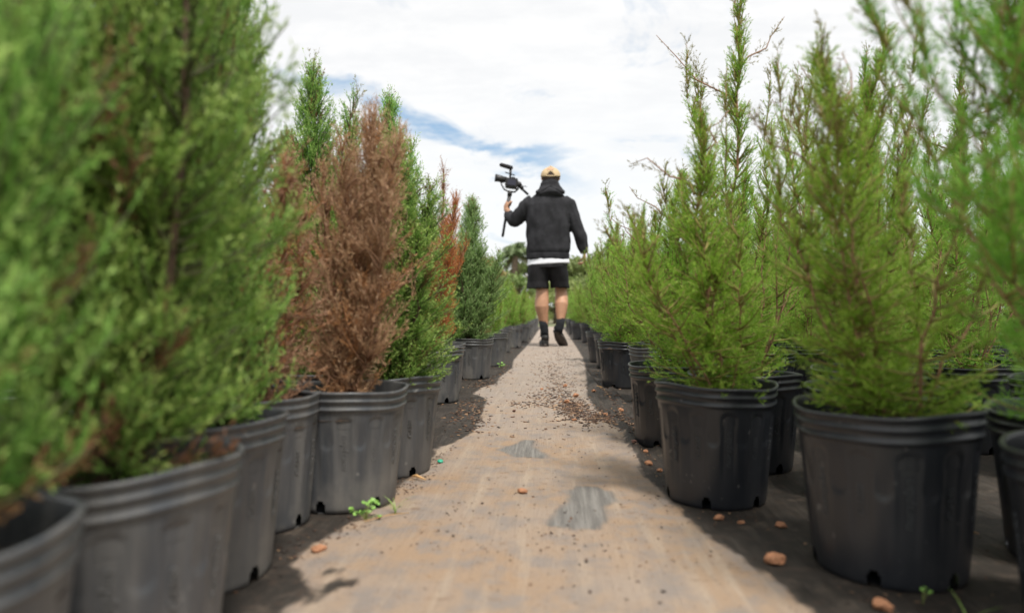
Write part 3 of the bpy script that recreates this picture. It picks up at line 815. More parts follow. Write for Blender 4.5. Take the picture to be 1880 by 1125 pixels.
for k, (x, y) in enumerate(((.450, 7.85), (.372, 8.75), (.40, 9.8), (.37, 10.8), (.39, 11.9), (.38, 13.1))):
    plant(x, y, ('lime_b', 'lime_a')[k % 2], 'small light green juniper right of the man, %s beyond him' % ORD[k], 'r', pot='dark', letters=False, tscale=(1, (1, 1.2)[k % 2]))

# the block of plants behind the right edge, in rows running away from the camera
rg = random.Random(5)
kinds_r = ['airy_a', 'airy_b', 'airy_c', 'airy_d', 'airy_e']
for c in range(7):
    n = 0; x0 = .76 + c * .34
    y = 1.38 + .12 * (c % 2)
    while y < 9.6:
        yy = y + rg.uniform(-.03, .03); xx = x0 + rg.uniform(-.03, .03)
        y += .36 if yy < 4 else .46
        if xx > .70 * yy + .25: continue
        if any(math.hypot(xx - a, yy - b) < .275 for a, b in POS): continue
        kk = rg.choice(kinds_r if yy < 5 else ['airy_a', 'airy_b', 'airy_d', 'lime_b'])
        plant(xx, yy, kk, 'airy green juniper in black pot, %s row back on right, %s from the front' % (ORD[c + 1], ORD[n]), 'r', pot='dark', letters=False,
              tscale=(rg.uniform(.9, 1.08), rg.uniform(.8, 1.0)))
        n += 1
kinds_l = ['dense_a', 'dense_b', 'dense_c', 'blue_a']
for c in range(3):
    n = 0; x0 = -.80 - c * .33
    y = 1.25 + .1 * (c % 2)
    while y < (6.6, 4.6, 3.6)[c]:
        yy = y + rg.uniform(-.03, .03); xx = x0 + rg.uniform(-.02, .02)
        y += .40
        if xx < -.90 * yy - .15: continue
        if any(math.hypot(xx - a, yy - b) < .27 for a, b in POS): continue
        kk = rg.choice(kinds_l) if yy < 4 else 'lime_b'
        plant(xx, yy, kk, 'dense green juniper, %s row back on the left, %s from the front' % (ORD[c + 1], ORD[n]), 'l', letters=False,
              tscale=(rg.uniform(.95, 1.08), rg.uniform(.9, 1.12) if yy < 2.4 else .85))
        n += 1

# ------------------------------------------------------------------ litter, stones, weeds
M['chip'] = None


def litter_material(name, stops):
    m, t, b = new_mat(name)
    geo = t.n.new('ShaderNodeNewGeometry')
    cr = t.node('ShaderNodeValToRGB', {0: geo.outputs['Random Per Island']})
    cr.color_ramp.interpolation = 'CONSTANT'
    while len(cr.color_ramp.elements) < len(stops): cr.color_ramp.elements.new(0.5)
    for k, c in enumerate(stops):
        cr.color_ramp.elements[k].position = k / len(stops); cr.color_ramp.elements[k].color = (*c, 1)
    t.l.new(cr.outputs[0], b.inputs['Base Color']); b.inputs['Roughness'].default_value = 0.85
    return m


M['chip'] = litter_material('bark_flakes', [(.06, .035, .025), (.13, .07, .045), (.09, .055, .04), (.22, .12, .07), (.05, .032, .026), (.30, .19, .12), (.16, .09, .06), (.04, .028, .022), (.42, .26, .15)])


def build_litter():
    rng = np.random.default_rng(21)
    P = []
    def blob(n, cx, cy, sx, sy):
        P.append(np.stack([rng.normal(cx, sx, n), rng.normal(cy, sy, n)], 1))
    blob(900, .08, 2.50, .035, .15); blob(500, .160, 2.28, .035, .08); blob(260, .05, 3.0, .05, .35); blob(260, .03, 3.5, .06, .35)
    blob(170, -.03, 2.85, .05, .12); blob(110, -.08, 2.62, .06, .06); blob(200, .02, 4.2, .06, .35); blob(90, .10, 5.7, .07, .5); blob(160, .0, 5.0, .1, .8)
    blob(180, .245, 2.1, .02, .3); blob(120, .24, 2.9, .02, .3); blob(70, .27, 3.6, .02, .3)
    blob(260, -.30, 2.45, .03, .17); blob(200, -.33, 3.35, .04, .13); blob(120, -.235, 2.15, .03, .12); blob(110, -.29, 4.1, .03, .3)
    blob(140, -.29, 1.40, .018, .05); blob(90, -.335, 1.12, .02, .05); blob(60, -.39, .98, .02, .05); blob(70, -.27, 1.62, .01, .1)
    blob(80, .30, 1.22, .05, .05); blob(60, .235, 1.65, .012, .12); blob(50, .42, .86, .05, .04)
    blob(200, .0, 2.0, .15, .5); blob(60, -.15, 1.12, .05, .08); blob(50, .0, 1.10, .05, .06); blob(110, .0, 1.2, .16, .22); blob(60, .12, 1.0, .07, .08); blob(420, 0, 7, .16, 2.2)
    # round the feet of the pots
    for (x, y) in POS[:60]:
        n = 26
        a = rng.random(n) * 6.28; r = .108 + np.abs(rng.normal(0, .016, n))
        P.append(np.stack([x + r * np.cos(a), y + r * np.sin(a)], 1))
    P = np.concatenate(P); P = P[P[:, 1] > .7]
    keep = np.ones(len(P), bool)
    for (x, y) in POS: keep &= np.hypot(P[:, 0] - x, P[:, 1] - y) > .104
    P = P[keep]
    C = np.stack([P[:, 0], P[:, 1], ground_z(P[:, 0], P[:, 1]) + 0.0014], 1)
    V, F = chips(C, rng, 0.003, 0.0125, 0, flat=.14)
    V = V.reshape(-1, 8, 3); k_ = np.where(P[:, 1] < 1.9, .50, 1.2) * rng.uniform(.6, 1.2, len(P)); V = (C[:, None] + (V - C[:, None]) * k_[:, None, None]).reshape(-1, 3)
    tag(obj('bark_litter', mesh_np('bark_litter', V, F, [M['chip']])), kind='stuff', label='loose dark bark flakes scattered over the cloth walk', cat='bark litter')
build_litter()

M['stone'] = simple('orange_bark_nugget', (0.42, 0.20, 0.105), 0.85, var=.3, scale=60, bump=.6, bscale=150)
M['stone_d'] = simple('dark_bark_nugget', (0.11, 0.05, 0.035), 0.85, var=.3, scale=60, bump=.6, bscale=150)


def nugget(x, y, s, label, seed, mat='stone', flat=.6):
    bm = bmesh.new(); bmesh.ops.create_icosphere(bm, subdivisions=3, radius=1)
    rr = random.Random(seed); o = Vector((rr.uniform(0, 50), rr.uniform(0, 50), 0))
    cuts = [(Vector((rr.gauss(0, 1), rr.gauss(0, 1), rr.gauss(0, 1))).normalized(), rr.uniform(.55, .85)) for _ in range(7)]
    for v in bm.verts:
        for n_, d_ in cuts:
            k = v.co.dot(n_) - d_
            if k > 0: v.co -= n_ * k * .9
        v.co *= 1 + .30 * noise.noise(v.co * 1.6 + o) + .10 * noise.noise(v.co * 5 + o)
        v.co.x *= s * 1.15; v.co.y *= s * .8; v.co.z *= s * flat
    zmin = min(v.co.z for v in bm.verts)
    for v in bm.verts: v.co.z -= zmin
    o_ = obj('bark_nugget', bm_mesh('bark_nugget', bm, [M[mat]], False), loc=(x, y, float(ground_z(x, y)) - .001), rot=(0, 0, rr.uniform(0, 3)))
    tag(o_, label, 'bark nugget', 'orange brown bark nuggets lying on the walk')


for k, a in enumerate([
    (-.057, 1.341, .0095, 'brown nugget alone in the middle of the tan walk, beside the grey bare patch', 'stone'),
    (-.346, 1.000, .0100, 'pale orange nugget in the lower left corner of the tan walk', 'stone'),
    (.312, .986, .0150, 'largest orange nugget, at the foot of the biggest black pot', 'stone'),
    (.286, 1.190, .0085, 'orange nugget in front of the second black pot on the right', 'stone'),
    (.318, 1.172, .0060, 'small orange nugget touching a bigger one before the second black pot', 'stone'),
    (.224, 1.600, .0090, 'orange nugget between the second and third black pots on the right', 'stone'),
    (.240, 1.540, .0070, 'flat tan nugget just nearer than the one between second and third black pots', 'stone'),
    (.214, 1.800, .0085, 'dark brown nugget beside the third black pot on the right edge', 'stone_d'),
    (.236, 1.740, .0080, 'orange nugget touching the foot of the third black pot', 'stone'),
    (.057, 2.666, .0120, 'orange nugget amid the dark bark flakes at mid walk', 'stone'),
    (.100, 2.870, .0130, 'half dark orange nugget on the right of the bark flakes', 'stone'),
    (.064, 3.250, .0130, 'rounded orange nugget behind the bark flakes', 'stone'),
    (-.045, 3.120, .0090, 'small orange nugget on the left of the bark flakes', 'stone'),
    (.182, 2.330, .0095, 'orange nugget on the wrinkled cloth nearest the third black pot', 'stone'),
    (.180, 2.950, .0110, 'orange nugget in the furrow of the wrinkled cloth', 'stone'),
    (.246, 2.450, .0120, 'reddish brown nugget close beside the third black pot, on dark cloth', 'stone'),
    (.073, 2.240, .0080, 'orange nugget at the near edge of the bark flakes', 'stone'),
    (-.133, 2.420, .0070, 'tiny dark nugget left of the bark flakes', 'stone_d'),
    (.394, .842, .0120, 'orange nugget cut off by the bottom edge, right side', 'stone'),
    (.376, 1.153, .0090, 'orange nugget in the gap between the two biggest black pots', 'stone')]):
    nugget(a[0], a[1], a[2], a[3], k, a[4])

M['weed'] = simple('weed_leaf', (0.22, 0.42, 0.08), 0.5, var=.25, scale=90)
M['weed_stem'] = simple('weed_stem', (0.30, 0.36, 0.12), 0.6)


def weed(x, y, size, n, label, seed, spread=1.0):
    rr = random.Random(seed)
    root = bpy.data.objects.new('weed', None); col.objects.link(root); root.location = (x, y, float(ground_z(x, y)))
    tag(root, label, 'weed', 'small green weeds at the feet of the pots')
    S = Soup(); V = []; F = []
    for k in range(n):
        a = rr.uniform(0, 6.28); h = rr.uniform(.2, 1.25) * size; ln = rr.uniform(.2, .95) * size * spread
        q = np.array([(0, 0, 0), (ln * .35 * math.cos(a), ln * .35 * math.sin(a), h * .6), (ln * math.cos(a), ln * math.sin(a), h)])
        S.tube(q, [.0008, .0006, .0004], 4)
        for b in range(3):
            c = Vector(q[2]) + Vector((rr.uniform(-.3, .3), rr.uniform(-.3, .3), rr.uniform(-.25, .2))) * size * .35
            r = size * rr.uniform(.08, .17)
            nrm = Vector((rr.gauss(0, .5), rr.gauss(-.5, .4), 1)).normalized()
            u = nrm.orthogonal().normalized(); w = nrm.cross(u); i0 = len(V); V.append(c - nrm * r * .25)
            for m_ in range(9):
                t_ = 6.283 * m_ / 9; rad = r * (1 + .12 * math.sin(3 * t_ + seed))
                V.append(c + u * math.cos(t_) * rad + w * math.sin(t_) * rad * .9)
            F += [(i0, i0 + 1 + m_, i0 + 1 + (m_ + 1) % 9) for m_ in range(9)]
    obj('stem', S.mesh('stem', [M['weed_stem']]), root)
    lf = mesh_np('leaves', [tuple(v) for v in V], np.array(F), [M['weed']], True)
    obj('leaves', lf, root)


weed(-.318, 1.152, .029, 12, 'light green round-leaved weed at the foot of the stained pot of the dead juniper', 3, 1.1)
weed(-.448, .800, .020, 6, 'tiny green weed at the lower left between two blurred grey pots', 4)
weed(-.318, 4.28, .035, 8, 'tiny green weed at the foot of a grey pot left of the man', 5)
weed(.45, .86, .018, 3, 'tiny green weed at the foot of the biggest black pot, bottom right', 6)

M['blade'] = simple('grass_blade', (0.28, 0.42, 0.10), 0.6)
M['straw'] = simple('dry_straw', (0.50, 0.30, 0.13), 0.8, var=.3)
M['teal'] = simple('teal_plastic', (0.02, 0.40, 0.25), 0.4)


def grass_tuft(x, y, h, n, label, seed):
    rr = random.Random(seed); V = []; F = []
    for k in range(n):
        a = rr.uniform(0, 6.28); ln = rr.uniform(.3, .9) * h; hh = rr.uniform(.5, 1) * h; w = .0013
        d = Vector((math.cos(a), math.sin(a), 0)); s_ = Vector((-d.y, d.x, 0)) * w
        for j in range(5):
            t_ = j / 4; c = d * ln * t_ * t_ + Vector((0, 0, hh * (t_ - .25 * t_ * t_)))
            V += [c - s_ * (1 - t_ * .9), c + s_ * (1 - t_ * .9)]
            if j: i0 = len(V) - 4; F.append((i0, i0 + 1, i0 + 3, i0 + 2))
    me = mesh_np('grass_tuft', [tuple(v) for v in V], np.array(F), [M['blade']])
    tag(obj('grass_tuft', me, loc=(x, y, float(ground_z(x, y)))), label, 'grass tuft')


grass_tuft(-.275, 1.19, .045, 12, 'fine green grass tuft right of the round-leaved weed', 2)
grass_tuft(.468, .80, .05, 4, 'few grass blades in front of the biggest black pot', 3)


def litter_bit(name, pts, rad, mat, label, cat, group=None):
    S = Soup(); P = np.array([(x, y, float(ground_z(x, y)) + z) for x, y, z in pts])
    S.tube(P, rad, 6)
    tag(obj(name, S.mesh(name, [M[mat]])), label, cat, group)


litter_bit('dry_leaf', [(-.30, 1.445, .004), (-.285, 1.43, .009), (-.262, 1.415, .004)], [.001, .0035, .0012], 'straw', 'curled tan dry leaf in front of the grey pot of the yellow-flecked juniper', 'dry leaf', 'dry curled leaves by the pots')
litter_bit('dry_leaf', [(.605, 1.11, .003), (.64, 1.13, .012), (.675, 1.125, .004)], [.001, .004, .001], 'straw', 'larger curled tan leaf behind the biggest black pot', 'dry leaf', 'dry curled leaves by the pots')
litter_bit('dry_leaf', [(.625, 1.10, .003), (.635, 1.13, .009), (.625, 1.16, .004)], [.001, .003, .001], 'straw', 'smaller tan leaf crossing under the curled one behind the biggest pot', 'dry leaf', 'dry curled leaves by the pots')
litter_bit('dry_twig', [(-.315, 1.135, .003), (-.28, 1.165, .006), (-.25, 1.19, .003)], [.0009, .0009, .0005], 'straw', 'thin dry twig pointing on to the walk beside the weed', 'twig')
litter_bit('dry_twig', [(.205, 3.13, .003), (.228, 3.17, .006), (.24, 3.2, .003)], [.002, .002, .001], 'straw', 'short pale twig by the foot of the squashed-rim pot', 'twig')
bm = bmesh.new(); bmesh.ops.create_icosphere(bm, subdivisions=2, radius=.0075)
for v in bm.verts:
    v.co.z *= .55; v.co *= 1 + .35 * noise.noise(v.co * 180)
tag(obj('plastic_scrap', bm_mesh('plastic_scrap', bm, [M['teal']], False), loc=(-.262, 1.60, .004)), 'crumpled scrap of teal green plastic by the grey pot at left', 'plastic scrap')


# ------------------------------------------------------------------ the man
def bake(o, mods):
    """apply modifiers and return the mesh"""
    for typ, kw in mods:
        md = o.modifiers.new(typ, typ)
        for k, v in kw.items(): setattr(md, k, v)
    dg = bpy.context.evaluated_depsgraph_get()
    me = bpy.data.meshes.new_from_object(o.evaluated_get(dg))
    old = o.data; bpy.data.objects.remove(o); bpy.data.meshes.remove(old)
    return me


def loft(S, secs, seg=28):
    """secs: (cx, cy, z, rx, ry [, power]) horizontal rings"""
    V = []
    for s_ in secs:
        cx, cy, z, rx, ry = s_[:5]; p = s_[5] if len(s_) > 5 else 2.3
        for j in range(seg):
            a = 2 * math.pi * j / seg; c, s2 = math.cos(a), math.sin(a)
            V.append((cx + rx * math.copysign(abs(c) ** (2 / p), c), cy + ry * math.copysign(abs(s2) ** (2 / p), s2), z))
    n = len(secs); F = []
    for i in range(n - 1):
        for j in range(seg):
            F.append((i * seg + j, i * seg + (j + 1) % seg, (i + 1) * seg + (j + 1) % seg, (i + 1) * seg + j))
    b0 = len(V); V.append(secs[0][:3]); V.append(secs[-1][:3])
    S.add(V, np.array(F))
    S.F.append(np.array([(b0, (j + 1) % seg, j) for j in range(seg)]) + S.n - len(V))
    S.F.append(np.array([(b0 + 1, (n - 1) * seg + j, (n - 1) * seg + (j + 1) % seg) for j in range(seg)]) + S.n - len(V))


def remeshed(name, S, voxel, mats, smooth=6, push=None):
    o = obj(name, S.mesh(name, mats))
    me = bake(o, [('REMESH', dict(mode='VOXEL', voxel_size=voxel)), ('SMOOTH', dict(iterations=smooth, factor=.5))])
    me.name = name
    if push:
        v = np.empty(len(me.vertices) * 3); me.vertices.foreach_get('co', v); v = v.reshape(-1, 3)
        nn = np.empty(len(me.vertices) * 3); me.vertices.foreach_get('normal', nn); nn = nn.reshape(-1, 3)
        v = v + nn * push(v)[:, None]
        me.vertices.foreach_set('co', v.ravel()); me.update()
    if not me.materials:
        for m in mats: me.materials.append(m)
    me.polygons.foreach_set('use_smooth', np.ones(len(me.polygons), dtype=bool))
    return me


M['skin'] = simple('skin', (0.50, 0.27, 0.165), 0.55, var=.10, scale=14, bump=.1)
M['hoodie'] = simple('charcoal_fleece', (0.034, 0.034, 0.038), 0.95, var=.25, scale=12, bump=.35, bscale=350, spec=.15)
M['tee'] = simple('white_cotton', (0.78, 0.79, 0.84), 0.9, var=.04)
M['shorts'] = simple('black_cloth', (0.014, 0.013, 0.015), 0.8, var=.25, scale=16, bump=.2, spec=.3)
M['sock'] = simple('black_knit', (0.012, 0.013, 0.017), 0.95, bump=.3)
M['shoe'] = simple('black_shoe', (0.012, 0.011, 0.011), 0.6, var=.4, scale=50, bump=.4)
M['sole'] = simple('rubber_sole', (0.06, 0.048, 0.042), 0.7, var=.3)
M['cap'] = simple('tan_cap_cloth', (0.56, 0.42, 0.25), 0.9, var=.08, scale=40, bump=.2)
M['hair'] = simple('dark_brown_hair', (0.045, 0.025, 0.015), 0.7, var=.5, scale=150, bump=.8)
M['blackplastic'] = simple('black_metal', (0.022, 0.021, 0.023), 0.45, var=.3, bump=.1)
M['foam'] = simple('black_foam', (0.02, 0.018, 0.02), 0.95, bump=.6)
M['glass'] = simple('lens_glass', (0.03, 0.03, 0.05), 0.05, var=0)


def hand(S, wrist, pdir, side, curl, palm_n, s=1.0):
    """palm box plus five finger tubes; pdir = along the hand, side = towards the thumb, palm_n = palm normal (curl side)"""
    w = Vector(wrist); d = Vector(pdir).normalized(); sd_ = Vector(side).normalized(); n = Vector(palm_n).normalized()
    for k in range(4):                                                   # palm as four ribs that melt together
        o = (k - 1.5) * .019 * s
        q = [w + sd_ * o * .55, w + d * .03 * s + sd_ * o * .9, w + d * .085 * s + sd_ * o]
        S.tube(np.array([tuple(p) for p in q]), np.array([.015, .0155, .0125]) * s, 8)
    lens = [.062, .078, .084, .074]                                      # little ... index
    for k in range(4):
        o = (k - 1.5) * .0205 * s; base = w + d * .080 * s + sd_ * o; L = lens[k] * s
        pts = [base - d * .01]; ang = 0; p = base.copy()
        for f_, c_ in ((.45, curl * .9), (.32, curl * 1.1), (.23, curl * .8)):
            ang += c_; p = p + (d * math.cos(ang) + n * math.sin(ang)) * L * f_; pts.append(p.copy())
        S.tube(np.array([tuple(p) for p in pts]), np.array([.0098, .0092, .0085, .0072]) * s, 8)
    b = w + d * .022 * s + sd_ * .026 * s
    q = [b, b + (sd_ * .7 + d * .6 + n * .3).normalized() * .034 * s]
    q.append(q[1] + (d * .7 + n * .6 + sd_ * .1).normalized() * .03 * s); q.append(q[2] + (d * .5 + n * .9 - sd_ * .3).normalized() * .024 * s)
    S.tube(np.array([tuple(p) for p in q]), np.array([.0135, .0115, .0105, .008]) * s, 8)


def build_man():
    root = bpy.data.objects.new('person', None); col.objects.link(root); root.location = (-.05, 7.0, 0)
    tag(root, 'man walking away in charcoal hoodie, black shorts and backward tan cap, holding a camera rig', 'person')
    # ---- body
    S = Soup()
    loft(S, [(.035, .0, 1.56, .058, .062), (.037, .0, 1.60, .056, .062), (.038, .012, 1.635, .062, .078), (.039, .02, 1.66, .070, .090), (.039, .018, 1.69, .076, .098), (.039, .012, 1.73, .079, .102),
             (.039, .005, 1.77, .076, .100), (.039, .0, 1.80, .062, .084), (.039, .0, 1.82, .035, .05)])
    S.tube(np.array([(.039, .105, 1.735), (.039, .125, 1.70), (.039, .112, 1.69)]), [.008, .013, .012], 8)   # nose
    for s_ in (-1, 1): S.tube(np.array([(.039 + s_ * .078, .0, 1.695), (.039 + s_ * .090, -.008, 1.715), (.039 + s_ * .086, -.004, 1.745)]), [.008, .011, .009], 8)   # ears
    loft(S, [(0.008, 0, .80, .16, .11), (0.008, 0, .90, .165, .115), (.01, 0, 1.05, .155, .105), (.01, 0, 1.25, .18, .12), (.012, 0, 1.42, .20, .12), (.02, 0, 1.52, .16, .10), (.03, 0, 1.58, .075, .075)])
    LL = [(-.075, 0, .88), (-.068, .01, .74), (-.050, .015, .61), (-.047, .0, .56), (-.050, -.012, .47), (-.052, -.018, .41), (-.043, -.008, .33), (-.030, .0, .25), (-.024, .0, .17), (-.024, .01, .09)]
    LR = [(.095, 0, .88), (.125, .06, .74), (.146, .10, .61), (.148, .095, .56), (.150, .055, .48), (.150, .03, .43), (.146, .012, .35), (.140, -.005, .275), (.132, -.010, .205), (.122, -.003, .168)]
    rr_ = [.092, .085, .066, .064, .070, .072, .058, .044, .038, .038]
    S.tube(np.array(LL), rr_, 20); S.tube(np.array(LR), [r * .96 for r in rr_[:-2]] + [.028, .022], 20)
    S.tube(np.array([(-.024, -.035, .055), (-.024, .02, .06), (-.020, .12, .04), (-.016, .19, .03)]), [.032, .036, .034, .024], 12)
    S.tube(np.array([(.120, .0, .165), (.128, .03, .135), (.142, .07, .10), (.15, .10, .075)]), [.018, .016, .015, .012], 12)
    AL = [(-.17, 0, 1.48), (-.25, .02, 1.375), (-.335, .06, 1.30), (-.375, .09, 1.335), (-.405, .11, 1.40), (-.412, .112, 1.425)]
    AR = [(.20, 0, 1.48), (.27, .0, 1.345), (.312, -.005, 1.216), (.350, .01, 1.10), (.376, .03, 1.0), (.385, .036, .955)]
    for P_ in (AL, AR): S.tube(np.array(P_), [.058, .048, .042, .036, .028, .026], 14)
    hand(S, (.386, .037, .955), (-.02, .06, -1), (0, 1, 0), .75, (-1, .1, .1), 1.02)
    hand(S, (-.425, .115, 1.415), (-.05, .25, .80), (.35, -.3, .6), 1.15, (.9, .1, -.2), .96)
    me = remeshed('body', S, .0048, [M['skin']], 5)
    obj('body', me, root)
    # eyes, brows and mouth
    for s_ in (-1, 1):
        E_ = Soup(); E_.tube(np.array([(.039 + s_ * .028, .098, 1.727), (.039 + s_ * .040, .096, 1.727)]), [.006, .006], 8)
        obj('eye', E_.mesh('eye', [M['hair']]), root)
    E_ = Soup(); E_.tube(np.array([(.015, .106, 1.663), (.039, .112, 1.66), (.063, .106, 1.663)]), [.002, .005, .002], 8)
    obj('mouth', E_.mesh('mouth', [simple('lips', (.35, .12, .09), .5)]), root)
    # ---- hair
    S = Soup(); loft(S, [(.039, -.030, 1.645, .045, .048), (.039, -.028, 1.67, .068, .080), (.039, -.016, 1.71, .083, .094), (.039, -.01, 1.76, .084, .096), (.039, -.01, 1.79, .07, .085)])
    obj('hair', remeshed('hair', S, .005, [M['hair']], 3, push=lambda v: .002 * np.sin(v[:, 0] * 400) * np.sin(v[:, 1] * 350)), root)
    # ---- cap worn with its strap to the back
    V = []; F = []; seg = 48; rows = 14
    for i in range(rows):
        t_ = i / (rows - 1); el = t_ * math.pi / 2
        for j in range(seg):
            a = 2 * math.pi * j / seg
            rx, ry = .0975, .118
            k = 1 + .012 * math.cos(6 * a) * (1 - t_)
            V.append((.039 + rx * math.cos(a) * math.cos(el) ** .8 * k, -.002 + ry * math.sin(a) * math.cos(el) ** .8 * k, 1.735 + .018 * math.sin(a) + .095 * math.sin(el)))
    for i in range(rows - 1):
        for j in range(seg):
            a = 2 * math.pi * (j + .5) / seg; da = abs((a - 1.5 * math.pi + math.pi) % (2 * math.pi) - math.pi)
            z_ = i + .5
            if 1 <= i <= 5 and (da / .34) ** 2 + ((i - .6) / 4.0) ** 2 < 1: continue       # strap opening
            F.append((i * seg + j, i * seg + (j + 1) % seg, (i + 1) * seg + (j + 1) % seg, (i + 1) * seg + j))
    o = obj('cap', mesh_np('cap', V, np.array(F), [M['cap']], True))
    me = bake(o, [('SOLIDIFY', dict(thickness=.004, offset=1))]); me.name = 'cap'
    c = obj('cap', me, root)
    B = Soup(); v = []; f = []
    for i in range(6):
        for j in range(13):
            a = (j - 6) / 6; r = i / 5
            x = .039 + a * (.078 - .01 * r); y = .100 - .03 * a * a + r * .075 * (1 - .55 * a * a); z = 1.748 - .014 * a * a - .012 * r
            v.append((x, y, z))
    f = [(i * 13 + j, i * 13 + j + 1, i * 13 + 14 + j, i * 13 + 13 + j) for i in range(5) for j in range(12)]
    o = obj('brim', mesh_np('brim', v, np.array(f), [M['cap']], True)); me = bake(o, [('SOLIDIFY', dict(thickness=.004))]); me.name = 'brim'
    obj('brim', me, c)
    B = Soup(); B.tube(np.array([(.039 + .0015, -.002 + .1205, 1.84 - .0)] * 1 + [(.039, -.002, 1.834)]) if False else np.array([(.039, -.002, 1.826), (.039, -.002, 1.834)]), [.008, .005], 10)
    obj('button', B.mesh('button', [M['cap']]), c)
    # ---- hoodie
    S = Soup()
    loft(S, [(.014, 0, .885, .214, .148), (.014, 0, .90, .220, .152), (.014, 0, .935, .221, .153), (.014, 0, .955, .222, .155), (.015, .0, .99, .230, .163), (.012, 0, 1.10, .227, .160), (.012, -.004, 1.25, .224, .158),
             (.012, -.006, 1.36, .228, .152), (.012, -.006, 1.44, .224, .142), (.016, -.004, 1.50, .196, .125), (.024, 0, 1.545, .150, .112), (.032, 0, 1.58, .105, .10), (.036, 0, 1.605, .085, .088)], 40)
    S.tube(np.array([(-.135, 0, 1.475), (-.20, .005, 1.435), (-.262, .025, 1.365), (-.318, .05, 1.312), (-.352, .07, 1.308), (-.382, .09, 1.335), (-.400, .105, 1.375), (-.408, .11, 1.402)]), [.085, .086, .080, .078, .072, .060, .050, .040], 20)
    S.tube(np.array([(.155, 0, 1.475), (.215, 0, 1.43), (.262, 0, 1.34), (.300, -.005, 1.235), (.325, 0, 1.17), (.352, .01, 1.10), (.374, .025, 1.02), (.381, .032, .985), (.384, .034, .955)]), [.085, .088, .080, .076, .070, .064, .058, .046, .040], 20)
    def folds(v):
        n_ = np.array([noise.noise(Vector((p[0] * 7, p[1] * 7, p[2] * 3.5)) + Vector((3, 1, 2))) for p in v])
        n2 = np.array([noise.noise(Vector((p[0] * 20, p[1] * 14, p[2] * 9 + p[0] * 8))) for p in v])
        arm = (np.abs(v[:, 0] - .01) > .21)
        d = .010 * n_ + np.where(arm, .015, .007) * n2
        d += -.006 * np.exp(-((v[:, 2] - .953) / .006) ** 2) * (np.abs(v[:, 0] - .014) < .26) * (v[:, 2] < 1.0)
        return d
    obj('hoodie', remeshed('hoodie', S, .0075, [M['hoodie']], 5, push=folds), root)
    # hood lying down the back, a folded thick collar
    S = Soup()
    loft(S, [(.036, -.045, 1.505, .075, .05), (.036, -.058, 1.53, .135, .085), (.036, -.052, 1.56, .152, .108), (.036, -.038, 1.585, .145, .112), (.036, -.020, 1.615, .118, .112), (.036, -.008, 1.65, .100, .112), (.036, -.004, 1.685, .088, .108), (.036, -.01, 1.712, .055, .085)], 36)
    hd = remeshed('hood', S, .0065, [M['hoodie']], 5, push=lambda v: .010 * np.array([noise.noise(Vector((p[0] * 12, p[1] * 10, p[2] * 26)) + Vector((0, 4, 0))) for p in v]) - .010 * np.exp(-((v[:, 2] - 1.61 + np.abs(v[:, 0] - .036) * .5) / .008) ** 2))
    obj('hood', hd, root)
    # ---- tee shirt showing below the hem
    S = Soup(); loft(S, [(.016, 0, .834, .221, .150), (.016, 0, .845, .219, .150), (.016, 0, .87, .212, .145), (.016, 0, .93, .205, .14)], 40)
    def hem(v): return .002 * np.sin(v[:, 0] * 30 + 1)
    me = remeshed('tee_shirt', S, .0075, [M['tee']], 3, push=hem)
    for v_ in me.vertices: v_.co.z += .06 * (v_.co.x - .0) if v_.co.z < .88 else 0
    obj('tee_shirt', me, root)
    # ---- shorts
    S = Soup()
    loft(S, [(.008, 0, .80, .200, .145), (.008, 0, .86, .195, .14), (.008, 0, .92, .18, .13)], 36)
    loft(S, [(-.096, .012, .592, .118, .13), (-.092, .01, .66, .108, .125), (-.088, .004, .74, .108, .13), (-.08, 0, .83, .112, .138)], 30)
    loft(S, [(.136, .07, .600, .100, .122), (.128, .055, .66, .098, .122), (.115, .03, .74, .102, .13), (.10, 0, .83, .105, .138)], 30)
    obj('shorts', remeshed('shorts', S, .0075, [M['shorts']], 4, push=lambda v: .007 * np.array([noise.noise(Vector((p[0] * 22, p[1] * 12, p[2] * 8))) for p in v])), root)
    # ---- socks and shoes
    for P_, rs in (([(-.035, .0, .265), (-.030, .0, .21), (-.025, .0, .16), (-.024, .005, .10)], [.047, .044, .042, .044]), ([(.143, -.0, .285), (.136, -.01, .225), (.128, -.015, .185), (.118, -.02, .15)], [.046, .043, .041, .042])):
        S = Soup(); S.tube(np.array(P_), rs, 18); obj('sock', S.mesh('sock', [M['sock']]), root)
    for left in (True, False):
        S = Soup(); K = Soup(); La = Soup()
        # shoe in its own frame: +y towards the toe, sole at z=0
        secs = [(-.085, .020, .024, .030), (-.080, .034, .032, .038), (-.055, .038, .040, .046), (-.015, .040, .046, .052), (.03, .043, .040, .044), (.08, .046, .034, .036), (.13, .047, .029, .030), (.165, .040, .024, .025), (.185, .022, .020, .018)]
        Vv = []; seg = 20
        for (y, rx, zc, rz) in secs:
            for j in range(seg):
                a = 2 * math.pi * j / seg
                Vv.append((rx * math.cos(a) + .006 * (y / .18), y, max(.018, zc + rz * math.sin(a))))
        Ff = [(i * seg + j, (i + 1) * seg + j, (i + 1) * seg + (j + 1) % seg, i * seg + (j + 1) % seg) for i in range(len(secs) - 1) for j in range(seg)]
        S.add(Vv, np.array(Ff)); n0 = len(Vv)
        S.add(Vv[:seg] + [(0, -.086, .03)], np.array([(j, (j + 1) % seg, seg) for j in range(seg)])); S.add(Vv[-seg:] + [(.006, .186, .02)], np.array([(j, seg, (j + 1) % seg) for j in range(seg)]))
        # collar
        S.tube(np.array([(0, -.045, .06), (0, -.050, .095), (0, -.047, .103)]), [.040, .041, .038], 18)
        out = []
